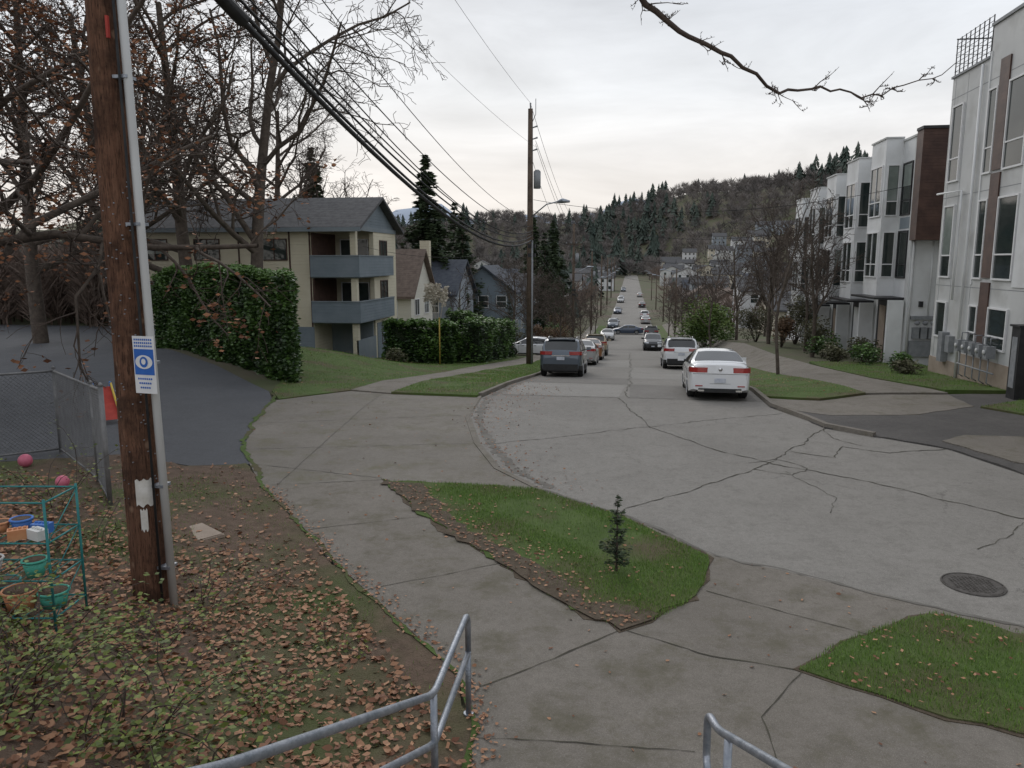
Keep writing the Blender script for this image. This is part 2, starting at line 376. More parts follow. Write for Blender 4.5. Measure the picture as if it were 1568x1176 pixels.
gL=[(-8.8,23.3),(-10.1,20.9),(-11.1,22.5),(-12.5,27),(-16,34),(-24,44),(-24,56),(-7.35,56),(-7.3,50),(-8.4,36.7),(-8.5,28)]
drape('lawn',gL,m_grass,.06,.1)
aL=[(-10.2,20.7),(-11.2,22.5),(-15.9,27.6),(-23.8,35.2),(-31,50),(-70,50),(-70,10),(-16,10.5),(-12.5,13.3),(-10.4,14.2),(-8.5,13.6),(-7.4,13.9),(-8.1,15),(-9.2,17.5)]
drape('asphalt_driveway',aL,m_asph,.025,.04)
bank=[(-6.4,12.4),(-7.4,13.85),(-8.5,13.55),(-10.4,14.1),(-12.5,13.2),(-16,10.4),(-26,8),(-26,-6),(-1.1,-6),(-1.1,4.0),(-1.15,5.0),(-1.25,6.0),(-1.6,6.8),(-2.2,7.5),(-3.1,8.5),(-4.1,9.6),(-5.7,11.6)]
drape('leaf_litter_bank',rough(bank,.03),m_dirt,.04,.05)
def kerb(path,w,top,bot):
    B=MB(); pts=[]
    for (a,b) in zip(path,path[1:]):
        n=max(1,int(math.dist(a,b)/1.0))
        for i in range(n): pts.append((a[0]+(b[0]-a[0])*i/n,a[1]+(b[1]-a[1])*i/n))
    pts.append(path[-1]); vs=[];fs=[]
    for i,p in enumerate(pts):
        a=pts[max(0,i-1)]; b=pts[min(len(pts)-1,i+1)]; dx,dy=b[0]-a[0],b[1]-a[1]; l=math.hypot(dx,dy)
        nx,ny=-dy/l*w/2,dx/l*w/2; z=h(*p); tp=top+random.gauss(0,.004)
        vs+=[(p[0]-nx,p[1]-ny,z+bot),(p[0]-nx*.85,p[1]-ny*.85,z+tp),(p[0]+nx*.85,p[1]+ny*.85,z+tp),(p[0]+nx,p[1]+ny,z+bot)]
    for i in range(len(pts)-1):
        for k in range(3): fs.append((4*i+k,4*i+k+1,4*i+k+5,4*i+k+4))
    fs+=[(0,3,2,1),(len(vs)-4,len(vs)-3,len(vs)-2,len(vs)-1)]
    B.raw(vs,fs,m_walk); obj('kerb',B.mesh('kerb'))
kerb([(-4.1,140),(-4.12,32.6),(-4.2,25.7),(-4.5,22.9)],.16,.13,-.05)
kerb([(-4.5,22.9),(-4.1,19.1),(-3.3,16.3),(-2.5,14.3),(-1.6,13.15)],.12,.045,-.05)
kerb([(4.08,140),(4.08,25.9),(4.05,22.3),(4.75,19.2),(5.6,18.35)],.16,.13,-.05)
B=MB()
for path,w in [([(-.3,23.4),(.5,18.6),(1.9,16.4),(3.1,15.4),(6.2,12.7),(12,9.5)],.035),([(0,12.2),(2.5,15.0),(3.4,16.6),(4.7,19.1)],.03),([(-3.1,16.2),(.5,18.6),(4,21)],.025),([(2.4,15.5),(3.0,15.9),(3.5,15.2),(3.1,14.6),(2.5,15)],.025),([(3.4,16.6),(4.1,16.2),(4.6,17.2),(5.4,16.8),(6.8,17.3)],.035),([(3.2,12.5),(3.5,13.4),(3.1,15.0)],.015),([(6.2,12.7),(7.5,13.3),(7.4,15.4)],.03),([(4.9,11.2),(5.6,11.8),(6.2,12.7)],.015),([(0,23.4),(.1,40),(0,70)],.04),([(4.7,19.1),(4.6,18.0),(5.0,17.4)],.025)]:
    ribbon(B,path,w,m_crack,.027,.03)
for y in [23.4,28.2,33,38,43,48,53,58,64,70,76,84,92,100,110]: ribbon(B,[(-3.9,y),(3.9,y)],.04,m_joint,.027,.004,.5)
ribbon(B,[(-3.9,40),(-3.95,33),(-3.95,25.7),(-4.2,22.6),(-3.8,19.1),(-3.0,16.4),(-2.2,14.4),(-1.3,13.2)],.25,m_gutter,.0258,.02)
ribbon(B,[(-1.45,13.0),(.05,11.75),(1.25,10.25),(2.0,9.85),(3.7,8.95),(4.4,8.65),(8,7.7)],.07,m_gutter,.051,.02)
obj('street_cracks',B.mesh('street_cracks'))
B=MB()
for path,w in [([(-6.3,12.5),(-4.4,13.15)],.02),([(-4.7,10.4),(-3.1,11.3)],.012),([(-3.1,8.5),(-1.6,9.6)],.012),([(0,7.95),(-.7,7.2),(-1.45,6.5)],.022),([(0,7.95),(.9,7.5),(1.75,7.35)],.02),([(1.0,9.1),(2.6,8.2)],.014),([(-1.2,5.8),(.6,5.9)],.014),([(1.75,7.35),(1.2,6.5),(1.3,5)],.012)]:
    ribbon(B,path,w,m_crack,.0512,.008)
ribbon(B,walk[:10],.07,m_grass,.052,.02)
obj('sidewalk_joints',B.mesh('sidewalk_joints'))
B=MB()
for path in [[(-9.2,17.5),(-4.3,19.3)],[(-8.1,15),(-3.2,16.3)],[(-6.2,12.6),(-6.8,17),(-7.6,22.9)],[(-7.35,13.9),(-4.5,13.3)]]: ribbon(B,path,.02,m_joint,.036,.006)
ribbon(B,[(-10.9,22.2),(-10.2,20.7),(-9.2,17.5),(-8.1,15),(-7.4,13.9),(-6.4,12.4)],.14,m_grass,.04,.03)
for y in range(26,60,3): ribbon(B,[(-8.35,y),(-7.15,y)],.03,m_joint,.076)
obj('apron_joints',B.mesh('apron_joints'))
G=Grp(); c=(4.3,9.85)
G['cover'].tube([(0,0,-.03),(0,0,.008)],.33,40,m_iron,sm=False)
for i in range(-6,7):
    for j in range(-6,7):
        if i*i+j*j<36: G['studs'].box(i*.045-.012,i*.045+.012,j*.045-.012,j*.045+.012,.008,.014,m_iron)
G['rim'].tube([(.35*math.cos(t*math.pi/20),.35*math.sin(t*math.pi/20),.003) for t in range(41)],.012,6,m_iron)
G.finish('manhole_cover',(c[0],c[1],h(*c)+.022))
# ------------------------------------------------------------ grass blades, fallen leaves
BL=([(-.09,0,0),(.09,0,0),(.02,.12,1)],[(0,1,2)])
def blades(name,poly,n,off,hmin,hmax,gate=True,ymax=1e9,bare=None):
    pts=[]
    for q in samp(poly,n,ymax):
        g=math.sin(q[0]*2.1+1.3*math.sin(q[1]*1.7))+math.sin(q[1]*1.6+q[0]*.7)
        if gate and random.random()<.8*(1-ss(-1.3,-.5,g)): continue
        if bare and random.random()<bare(q): continue
        pts.append((q[0],q[1],h(*q)+off-.01))
    n=len(pts); s_=rs.uniform(hmin,hmax,n)
    obj(name,scat(name,*BL,pts,m_blade,np.stack([s_*.9,s_,s_],1),rs.uniform(-.6,.6,n)))
def tribare(q):
    d=((q[0]+4.4)*5.15+(q[1]-13.1)*4.4)/6.77
    sap=math.hypot(q[0]+.1,q[1]-9.5)
    return max(.96*(1-ss(.1,.75,d+.2*math.sin(q[1]*3))),.6*(1-ss(.1,.45,sap)))
blades('grass',grow_poly(tri,.04),66000,.066,.02,.06,True,1e9,tribare)
blades('grass',grow_poly(g2,.04),46000,.066,.02,.065)
blades('grass',vL,30000,.1,.04,.08,True,60)
blades('grass',gL,42000,.06,.04,.08,True,50)
blades('grass',gR,9000,.13,.05,.09)
blades('grass',gP,3000,.1,.05,.09)
blades('grass',vR,8000,.12,.03,.07,True,45)
def leaves(name,pts,smin,smax,flat=.5):
    n=len(pts); s_=rs.uniform(smin,smax,n)
    obj(name,scat(name,*DLEAF,pts,m_leafb,s_,rs.normal(0,flat,n)))
pts=[]
for q in samp(bank,150000):
    if q[0]<-11 or q[1]<2.2: continue
    d=(q[0]+6.4)*-.79+(q[1]-12.4)*-.61
    if d<.05: continue
    pat=.5+.5*math.sin(q[0]*1.9+math.sin(q[1]*2.3))*math.sin(q[1]*1.4)
    dens=(1-ss(7.0,10.5,q[1]))*(.6+.4*pat)+.06
    if random.random()<dens: pts.append((q[0],q[1],h(*q)+.045+random.random()*.04))
leaves('fallen_leaves',pts,.04,.1)
pts=[]
for x,y in samp(tri,2600):
    if random.random()<.05+.7*tribare((x,y)): pts.append((x,y,h(x,y)+.085))
pts+=[(x,y,h(x,y)+.1) for x,y in samp(g2,500)]
pts+=[(x,y,h(x,y)+.055) for x,y in samp(walk,300)]
for i in range(450):
    t=random.random()*(len(edge)-1); k=int(t); a,b=edge[k],edge[k+1]; f=t-k
    x=a[0]+(b[0]-a[0])*f+abs(random.gauss(0,.45)); y=a[1]+(b[1]-a[1])*f+random.gauss(0,.3); pts.append((x,y,h(x,y)+.035))
for i in range(700):
    t=random.random()*9; k=int(t); a,b=walk[k],walk[k+1]; f=t-k
    x=a[0]+(b[0]-a[0])*f+abs(random.gauss(0,.12)); y=a[1]+(b[1]-a[1])*f+random.gauss(0,.1); pts.append((x,y,h(x,y)+.06))
for i in range(350):
    x=random.gauss(-3.2,.5); y=random.uniform(18,26); pts.append((x,y,h(x,y)+.035))
for x,y in samp(apron,110): pts.append((x,y,h(x,y)+.045))
for x,y in samp(gL,400,40)+samp(vL,200,40)+samp(vR,300,36): pts.append((x,y,h(x,y)+.15))
leaves('scattered_leaves',pts,.03,.065,.4)
wp=[]
for i in range(300):
    cx,cy=(random.uniform(-9.5,-1.6),random.uniform(3,13.2))
    if not inpoly((cx,cy),bank): continue
    if cy<7 and random.random()<.7: continue
    for k in range(100):
        x,y=cx+random.gauss(0,.22),cy+random.gauss(0,.22)
        if inpoly((x,y),bank): wp.append((x,y,h(x,y)+.04))
n=len(wp); obj('weeds',scat('weeds',*BL,wp,m_blade,rs.uniform(.02,.05,n),rs.uniform(-.8,.8,n)))
m_bram=M('bramble_leaf_mat',(.05,.075,.02),(.2,.24,.05),rough=.55,attr=True)
def bramble(name,cx,cy,R,nst,H,leafn,mat=None):
    G=Grp(); lp=[]
    for i in range(nst):
        a=random.uniform(0,6.28); r=R*random.random()**.5*.5; p=Vector((r*math.cos(a),r*math.sin(a),0)); d=Vector((math.cos(a)*.5,math.sin(a)*.5,1)).normalized()
        pts=[p.copy()]
        for k in range(7):
            d=(d+Vector((random.gauss(0,.2),random.gauss(0,.2),-.22))).normalized(); p=p+d*H*.24; pts.append(p.copy())
            for q in range(leafn): lp.append(tuple(p+Vector((random.gauss(0,.07),random.gauss(0,.07),random.gauss(0,.05)))))
        G['stems'].tube(pts,[.005]*5+[.003]*3,4,m_twig)
    e=G.finish(name,(cx,cy,h(cx,cy)))
    n=len(lp); obj('leaves',scat(name+'_leaves',*LEAF,lp,mat or m_bram,rs.uniform(.03,.07,n),rs.normal(.3,.6,n)),e)
for cx,cy,R,n,H,lf in [(-3.4,4.4,.6,24,.55,7),(-4.5,4.7,.7,28,.6,7),(-2.6,3.7,.4,14,.45,5),(-3.2,5.9,.4,8,.35,4),(-5.3,4.7,.5,12,.5,4),(-4.3,6.2,.4,9,.5,4),(-7.9,9.3,.6,12,.8,4),(-4.6,7.4,.3,8,.5,4),(-6.6,8.2,.5,9,.6,4),(-2.9,7.1,.3,5,.25,3),(-3.9,3.9,.5,20,.55,7)]: bramble('bramble_bush',cx,cy,R,n,H,lf)
# ------------------------------------------------------------ trees
def grow(seed,H,r0,nch,ratio,up,spread,segs=(8,6,5,4,3),start=.3,sides=(8,5,4,3,3),wob=(.06,.16,.22,.28,.3)):
    R=random.Random(seed); out=[]; tips=[]
    def br(p,d,L,r,l):
        n=segs[l]; pts=[p]; rad=[r]; dd=d.copy(); ds=[d]
        for i in range(n):
            dd=(dd+Vector((R.gauss(0,wob[l]),R.gauss(0,wob[l]),R.gauss(0,wob[l])+up[l]))).normalized()
            p=p+dd*(L/n); pts.append(p); ds.append(dd); rad.append(r*(1-(i+1)/n*(.65 if l<len(nch) else .8)))
        out.append((pts,rad,sides[l]))
        if l>=len(nch): tips.append(pts); return
        for k in range(nch[l]):
            st=start if l==0 else .15
            t=st+(1-st)*((k+R.random())/nch[l]); i=min(n-1,int(t*n)); f=t*n-i
            q=pts[i].lerp(pts[i+1],f); ax=ds[i]
            o=ax.orthogonal().normalized(); o.rotate(Matrix.Rotation(R.uniform(0,6.283),3,ax))
            ang=spread[l]*R.uniform(.75,1.25); nd=(ax*math.cos(ang)+o*math.sin(ang)).normalized()
            br(q,nd,L*ratio[l]*R.uniform(.75,1.15)*(1.1-.45*t),rad[i]*.55,l+1)
    br(Vector((0,0,-.2)),Vector((R.gauss(0,.03),R.gauss(0,.03),1)).normalized(),H,r0,0)
    return out,tips
def treemesh(name,g,minr=.006):
    B=MB()
    for pts,rad,sd in g[0]:
        B.tube(pts,[max(minr,x) for x in rad],sd,m_bark if sd>3 else m_twig,cap=False)
    return B.mesh(name)
def tipleaves(name,tips,n,lo,hi,mat,jit=.08):
    pts=[]; R=random.Random(5)
    cl=R.sample(tips,max(1,int(len(tips)*.35)))
    for i in range(n):
        t=R.choice(cl); k=R.randint(1,len(t)-1); p=t[k]
        pts.append((p.x+R.gauss(0,jit),p.y+R.gauss(0,jit),p.z+R.gauss(0,jit)-.03))
    return scat(name,*LEAF,pts,mat,rs.uniform(lo,hi,n),rs.uniform(0,3.1,n))
g=grow(11,17,.38,(13,8,7,5),(.55,.5,.5,.5),(0,.04,.0,-.02,-.03),(.95,.8,.8,.8),start=.22)
tA=treemesh('big_bare',g,minr=.013); tAl=tipleaves('big_bare_leaves',g[1],5500,.14,.26,m_leaft,.15)
g=grow(23,17,.34,(12,8,7,5),(.52,.52,.5,.5),(0,.05,.0,-.02,-.03),(.8,.8,.8,.8),start=.25)
tB=treemesh('big_bare2',g,minr=.013)
def tree(name,ms,x,y,sc=1,rot=0,dz=0): return place(name,ms,(x,y,h(x,y)+dz),rot,sc)
tree('bare_oak_tree',[('trunk_and_branches',tA),('clinging_leaves',tAl)],-23.6,38.5,1.05,.5)
tree('bare_maple_tree',[('trunk_and_branches',tB)],-20.3,39,1.15,1.2)
tree('bare_maple_tree',[('trunk_and_branches',tB)],-29,41,1.1,3.5)
tree('bare_maple_tree',[('trunk_and_branches',tA)],-27.5,58,.95,2.5)
tree('bare_oak_tree',[('trunk_and_branches',tA),('clinging_leaves',tAl)],-33,39,1.1,4.0)
g=grow(31,12,.33,(14,8,7,5),(.72,.5,.5,.5),(0,.0,-.03,-.06,-.08),(1.15,.8,.8,.8),start=.2)
tC=treemesh('oak',g,minr=.006); tCl=tipleaves('oak_leaves',g[1],7500,.1,.2,m_leaft,.11)
tree('bare_oak_tree',[('trunk_and_branches',tC),('clinging_leaves',tCl)],-18.5,19,1.05,.3)
tree('bare_oak_tree',[('trunk_and_branches',tC),('clinging_leaves',tCl)],-15.5,10.2,.85,2.2)
g=grow(41,8,.13,(11,7,6),(.5,.5,.5),(0,.06,.03,0),(.7,.7,.7)); tM=treemesh('bare_m',g,minr=.014); 
g=grow(43,9,.16,(12,8,6),(.55,.5,.5),(0,.05,.03,0),(.85,.75,.7)); tM2=treemesh('bare_m2',g,minr=.014)
g=grow(47,5.2,.06,(10,6,4),(.5,.45,.45),(0,.12,.06,0),(.6,.6,.6),start=.35); tS=treemesh('bare_s',g,minr=.007)
tree('street_tree',[('trunk_and_branches',tS)],6.15,33,1.3,0)
tree('street_tree',[('trunk_and_branches',tS)],5.0,48,1.2,1)
for i,(x,y,s_,w) in enumerate([(9.5,44,.75,0),(8.6,50,.8,1),(9.8,57,.9,0),(8.5,64,.8,1),(12,70,1,0),(-9,58,.7,1),(-8.5,66,.75,0),(-9.6,75,.8,1),(-12,92,.9,0),(-9,84,.7,1),(14,84,.9,1),(-10,104,.8,0),(10,96,.8,0),(-16,70,.8,0),(-25,74,1.1,1),(-30,66,1,0),(-22,92,1,0),(20,78,1.1,0),(18,100,1,1),(9,112,.9,1),(-10,122,.9,0),(-34,84,1.1,1),(-38,54,1.2,0),(-46,48,1.2,1),(-54,52,1.2,0),(-35,52,1.1,1),(-5.0,57,.5,1),(-5.0,68,.55,0),(-5.0,78,.55,1),(-5.0,98,.6,0),(5.0,62,.5,0),(5.0,74,.6,1),(5.0,90,.6,0),(5.0,104,.6,1),(-5,112,.6,1),(-41,44,1.1,0),(-48,42,1.0,1),(9.0,40,.7,1),(10.5,47,.8,0)]):
    tree('bare_tree',[('trunk_and_branches',tM2 if w else tM)],x,y,s_,i*1.3)
def conifer(name,seed,H,R,n,levels=26,droop=.35,size=(.5,.9),gap=.1):
    q=random.Random(seed); pts=[]; B=MB(); rd=[]
    B.tube([(0,0,-.3),(0,0,H*.5),(0,0,H)],[R*.09,R*.05,.01 if H>2 else .004],7,m_bark)
    br=[]
    for i in range(levels):
        f=(i+q.random())/levels; z=H*(gap+(1-gap)*f); L=R*(1-f)**.8*q.uniform(.6,1.15)+(.15 if H>2 else .02)
        for k in range(q.randint(4,7)):
            a=q.uniform(0,6.283); br.append((z,a,L*q.uniform(.6,1.1)))
    tot=sum(b[2] for b in br)
    for z,a,L in br:
        m=max(3,int(n*L/tot))
        B.tube([(0,0,z),(math.cos(a)*L*.95,math.sin(a)*L*.95,z-droop*L)],[(.02 if H>2 else .002)+L*.008,.01 if H>2 else .001],3,m_bark)
        for j in range(m):
            t=q.random()**.7; w=(1-t)*.35*L+(.08 if H>2 else .008)
            px=math.cos(a)*L*t+q.gauss(0,w*.4); py=math.sin(a)*L*t+q.gauss(0,w*.4); pz=z-droop*L*t*t+q.gauss(0,.08*L+(.04 if H>2 else .006))
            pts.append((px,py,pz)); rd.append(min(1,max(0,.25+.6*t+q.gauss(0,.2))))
    n=len(pts); sc=rs.uniform(size[0],size[1],n)*(R/4)
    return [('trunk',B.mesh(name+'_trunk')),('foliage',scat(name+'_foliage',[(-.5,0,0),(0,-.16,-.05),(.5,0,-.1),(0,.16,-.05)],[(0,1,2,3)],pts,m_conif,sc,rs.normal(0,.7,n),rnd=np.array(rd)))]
cA=conifer('conifer_a',3,19,4.2,15000,levels=44); cB=conifer('conifer_b',5,15,3.0,9000,levels=36,droop=.2)
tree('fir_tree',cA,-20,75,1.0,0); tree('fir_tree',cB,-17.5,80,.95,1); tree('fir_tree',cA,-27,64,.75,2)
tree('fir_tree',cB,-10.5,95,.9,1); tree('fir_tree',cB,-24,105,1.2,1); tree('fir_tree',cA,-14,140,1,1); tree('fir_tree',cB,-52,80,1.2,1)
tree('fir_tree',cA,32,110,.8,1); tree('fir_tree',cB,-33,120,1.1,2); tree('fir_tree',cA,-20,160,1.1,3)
cC=conifer('cypress',9,6,.75,3500,30,-.5,(.6,1.2),.02); tree('cypress_tree',cC,-11,70,1,0)
cs=conifer('sapling',13,1.02,.24,1000,13,-.35,(.8,1.4),.1); tree('conifer_sapling',cs,-.1,9.5,1,0,.07)
tree('cypress_tree',cC,17,30,.5,0,11.6)
def hedge(name,foot,H,n,lsz,mat=m_hedge,bump=.15,inset=.3):
    cx=sum(p[0] for p in foot)/len(foot); cy=sum(p[1] for p in foot)/len(foot)
    G=Grp(); f=[]; m=len(foot); z0=h(cx,cy)
    for i,(x,y) in enumerate(foot):
        a=foot[i-1]; b=foot[(i+1)%m]; u=Vector((a[0]-x,a[1]-y)).normalized(); v=Vector((b[0]-x,b[1]-y)).normalized(); f.append((x+(u.x+v.x)*inset,y+(u.y+v.y)*inset))
    v=[(x,y,h(x,y)-.2) for x,y in f]+[(x,y,h(x,y)+H-inset) for x,y in f]
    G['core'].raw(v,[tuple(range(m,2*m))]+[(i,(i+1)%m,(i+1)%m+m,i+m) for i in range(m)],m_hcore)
    segs=[(foot[i],foot[(i+1)%m]) for i in range(m)]; ar=[math.dist(*s_)*H for s_ in segs]
    A=abs(sum(a[0]*b[1]-b[0]*a[1] for a,b in segs))/2; tot=sum(ar)+A; pts=[]; rd=[]
    def bulge(u,z): return bump*(math.sin(u*2.3+z*1.1)+math.sin(u*.9-z*2.1+1)+.6*math.sin(u*5+z*4))*.5
    for i,(s_,a) in enumerate(zip(segs,ar)):
        (x0,y0),(x1,y1)=s_; L=math.dist(*s_); nx,ny=(y1-y0)/L,-(x1-x0)/L
        if (x0-cx)*nx+(y0-cy)*ny<0: nx,ny=-nx,-ny
        for k in range(int(n*a/tot)):
            t=random.random(); z=random.random()*H; u=t*L+i*9; o=bulge(u,z)+random.gauss(0,.04)-(.2 if z>H-.3 else 0)*random.random()-abs(random.gauss(0,.12))
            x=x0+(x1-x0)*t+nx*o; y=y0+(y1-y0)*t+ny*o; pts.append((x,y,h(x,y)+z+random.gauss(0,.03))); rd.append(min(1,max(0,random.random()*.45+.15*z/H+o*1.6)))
    for x,y in samp(foot,int(n*A/tot*1.6)):
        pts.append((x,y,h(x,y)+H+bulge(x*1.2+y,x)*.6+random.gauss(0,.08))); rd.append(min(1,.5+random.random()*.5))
    k=len(pts); pts=np.array(pts)-np.array((cx,cy,z0)); 
    e=G.finish(name,(cx,cy,z0),world=True)
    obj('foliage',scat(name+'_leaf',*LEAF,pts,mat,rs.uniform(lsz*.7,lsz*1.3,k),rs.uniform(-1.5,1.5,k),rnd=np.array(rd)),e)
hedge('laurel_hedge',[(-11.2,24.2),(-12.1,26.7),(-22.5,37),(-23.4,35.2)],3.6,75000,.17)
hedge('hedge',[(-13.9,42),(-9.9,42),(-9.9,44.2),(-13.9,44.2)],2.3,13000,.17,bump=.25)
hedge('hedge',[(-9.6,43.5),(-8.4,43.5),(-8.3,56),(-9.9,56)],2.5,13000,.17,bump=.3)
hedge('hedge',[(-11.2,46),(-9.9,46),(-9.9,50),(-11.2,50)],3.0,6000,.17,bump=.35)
def shrub(name,x,y,R,H,n,lsz,mat):
    pts=[];rd=[]; G=Grp()
    lobes=[(random.gauss(0,R*.4),random.gauss(0,R*.4),H*random.uniform(.35,.8),R*random.uniform(.35,.6)) for i in range(9)]
    for i in range(7): G['stems'].tube([(0,0,-.1),(lobes[i][0]*.5,lobes[i][1]*.5,lobes[i][2]*.5),lobes[i][:3]],[.05,.03,.01],4,m_bark)
    for i in range(n):
        l=random.choice(lobes); a=Vector((random.gauss(0,1),random.gauss(0,1),random.gauss(0,1))).normalized()*l[3]*random.uniform(.55,1.08)
        z=l[2]+a.z
        if z<.02: continue
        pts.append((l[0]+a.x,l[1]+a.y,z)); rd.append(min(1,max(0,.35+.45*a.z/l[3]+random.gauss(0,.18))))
    e=G.finish(name,(x,y,h(x,y)),); k=len(pts)
    obj('foliage',scat(name+'_f',*LEAF,pts,mat,rs.uniform(lsz*.7,lsz*1.3,k),rs.uniform(-1.5,1.5,k),rnd=np.array(rd)),e)
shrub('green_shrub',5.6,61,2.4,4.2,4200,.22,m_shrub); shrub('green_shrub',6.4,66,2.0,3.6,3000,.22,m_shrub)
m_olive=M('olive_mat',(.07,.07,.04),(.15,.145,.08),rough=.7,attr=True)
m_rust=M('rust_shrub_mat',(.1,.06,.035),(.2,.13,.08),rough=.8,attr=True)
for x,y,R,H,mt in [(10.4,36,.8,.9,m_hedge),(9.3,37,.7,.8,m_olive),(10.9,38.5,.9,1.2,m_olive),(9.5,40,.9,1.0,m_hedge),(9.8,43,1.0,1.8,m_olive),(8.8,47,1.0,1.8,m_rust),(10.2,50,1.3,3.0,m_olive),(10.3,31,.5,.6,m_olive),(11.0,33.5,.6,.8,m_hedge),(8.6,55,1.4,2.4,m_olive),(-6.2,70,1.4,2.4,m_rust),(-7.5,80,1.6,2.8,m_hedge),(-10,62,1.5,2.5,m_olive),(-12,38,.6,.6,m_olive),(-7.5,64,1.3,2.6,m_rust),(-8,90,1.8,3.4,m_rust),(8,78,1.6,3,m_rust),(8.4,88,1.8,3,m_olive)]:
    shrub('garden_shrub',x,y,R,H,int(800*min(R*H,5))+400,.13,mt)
pp=[]
G=Grp()
for i in range(13):
    a=random.uniform(0,6.28); t=Vector((math.cos(a)*.7,math.sin(a)*.7,2.6+random.random()*.6)); G['stalks'].tube([(0,0,0),t*.5+Vector((0,0,.4)),t],.012,4,m_pamp)
    for k in range(90): q=t+Vector((random.gauss(0,.08),random.gauss(0,.08),random.uniform(-.4,.5))); pp.append(tuple(q))
e=G.finish('pampas_grass',(-11.9,47,h(-11.9,47)+1.2)); k=len(pp); obj('plumes',scat('plumes',*LEAF,pp,m_pamp,rs.uniform(.1,.25,k),rs.uniform(.9,2,k)),e)
# overhanging branch with its tree beside the stairs
B=MB(); R=random.Random(4)
B.tube([(4.2,-1.5,0),(4.1,-1.4,4),(3.6,-.8,7),(2.6,.6,8.6)],[.2,.17,.12,.07],8,m_bark)
key=[Vector(p) for p in [(2.6,.6,8.6),(1.2,2.6,7.8),(.3,4.2,6.6),(.0,5.4,5.72),(.25,5.45,5.5),(.62,5.45,5.32),(.95,5.7,5.12),(1.3,6.0,5.22),(1.65,6.3,5.2),(2.0,6.5,5.3),(2.45,6.75,5.52)]]
main=[]
for a,b in zip(key,key[1:]):
    for k in range(4): main.append(a.lerp(b,k/4)+Vector((R.gauss(0,.012),0,R.gauss(0,.017))))
main.append(key[-1])
B.tube(main,[.055*math.exp(-i/7.5)+.0135*(1-i/len(main))+.0025 for i in range(len(main))],7,m_twig)
def tw(p,d,L,r,l):
    pts=[p]; 
    for i in range(6):
        d=(d+Vector((R.gauss(0,.17),R.gauss(0,.17),R.gauss(0,.15)+.04))).normalized(); p=p+d*L/6; pts.append(p)
        if l<2 and R.random()<.35: tw(p,(d+Vector((R.gauss(0,.8),R.gauss(0,.5),R.gauss(0,.6)))).normalized(),L*.45,r*.65,l+1)
    B.tube(pts,[r*(1-i/8) for i in range(7)],4,m_twig)
    for q in pts[1::2]: B.tube([q,q+Vector((R.gauss(0,.006),R.gauss(0,.006),.01))],[.003,.0015],4,m_twig)
for i in range(12,len(main)-2):
    if R.random()<.65:
        p=main[i]; dd=(main[i+1]-main[i]).normalized(); tw(p,(dd+Vector((R.gauss(0,.3),R.gauss(0,.5),R.choice([-1,-.6,1,.6])*R.uniform(.4,1.0)))).normalized(),R.uniform(.1,.33),.0055,0)
obj('overhanging_tree_branch',B.mesh('overhang'))
# ------------------------------------------------------------ distant masses
def conetpl():
    v=[];f=[];q=random.Random(2)
    for L in range(9):
        z0=.08+L*.1; r=.22*(1-L/9.)+.03
        for k in range(9):
            a=k*.698+L*.4+q.gauss(0,.15); rr=r*q.uniform(.55,1.2); w=.3; n=len(v)
            v+=[(0,0,z0+.17),(math.cos(a-w)*rr,math.sin(a-w)*rr,z0-.02+q.gauss(0,.03)),(math.cos(a+w)*rr,math.sin(a+w)*rr,z0-.02+q.gauss(0,.03))]; f.append((n,n+1,n+2))
    return v,f
def baretpl(seed,n=90,w=.3,th=1):
    v=[];f=[];q=random.Random(seed)
    def strip(a,b,wd):
        a=Vector(a);b=Vector(b);d=(b-a).cross(Vector((q.gauss(0,1),q.gauss(0,1),.1))).normalized()*wd; k=len(v)
        v.extend([tuple(a-d),tuple(a+d),tuple(b)]); f.append((k,k+1,k+2))
    strip((0,0,0),(0,0,.8),.02); strip((0,0,0),(.02,0,.8),.02)
    for i in range(n):
        z=q.uniform(.15,.75); a=q.uniform(0,6.28); r=w*q.uniform(.0,.9)*math.sin(math.pi*min(1,z*1.1)); s_=(math.cos(a)*r*.6,math.sin(a)*r*.6,z); e=(math.cos(a)*(r+.1)+q.gauss(0,.03),math.sin(a)*(r+.1)+q.gauss(0,.03),z+q.uniform(.08,.25)); strip(s_,e,q.uniform(.004,.011)*th)
    return v,f
CT=conetpl(); BT=baretpl(1,80,.32,1.9); BT2=baretpl(8,130,.36,1.2)
def hillpts(n,x0,x1,y0,y1,cond=None):
    o=[]
    while len(o)<n:
        x=random.uniform(x0,x1); y=random.uniform(y0,y1)
        if abs(x)<9 and y<505: continue
        if cond and not cond(x,y): continue
        o.append((x,y,h(x,y)-.3))
    return o
hh_=[]
R=random.Random(12)
while len(hh_)<50:
    y=R.uniform(300,535); x=R.uniform(.035,.21)*y
    if len(hh_)>42: x=-R.uniform(.05,.25)*y
    if all(math.hypot(x-a,y-b)>16 for a,b in hh_): hh_.append((x,y))
def nohouse(x,y):
    for a,b in hh_:
        if -3<x-a*y/b<13 and -46<y-b<12: return False
    return True
pts=hillpts(5200,-520,560,430,840,nohouse); n=len(pts); obj('hillside_bare_trees',scat('hb',*BT,pts,m_farbare,np.stack([rs.uniform(12,20,n)]*2+[rs.uniform(9,16,n)],1)))
def cl(x,y): return nohouse(x,y) and math.sin(x*.03+2)+math.sin(y*.03+x*.013)>random.uniform(-.6,2.2)
pts=hillpts(820,-520,560,480,860,cl); n=len(pts); zz=rs.uniform(10,25,n); obj('hillside_conifers',scat('hc',*CT,pts,m_farcon,np.stack([zz*rs.uniform(.9,1.5,n)]*2+[zz],1)))
pts=hillpts(650,-260,300,140,440,nohouse); n=len(pts); obj('valley_bare_trees',scat('vb',*BT2,pts,m_midbare,rs.uniform(5,9.5,n)))
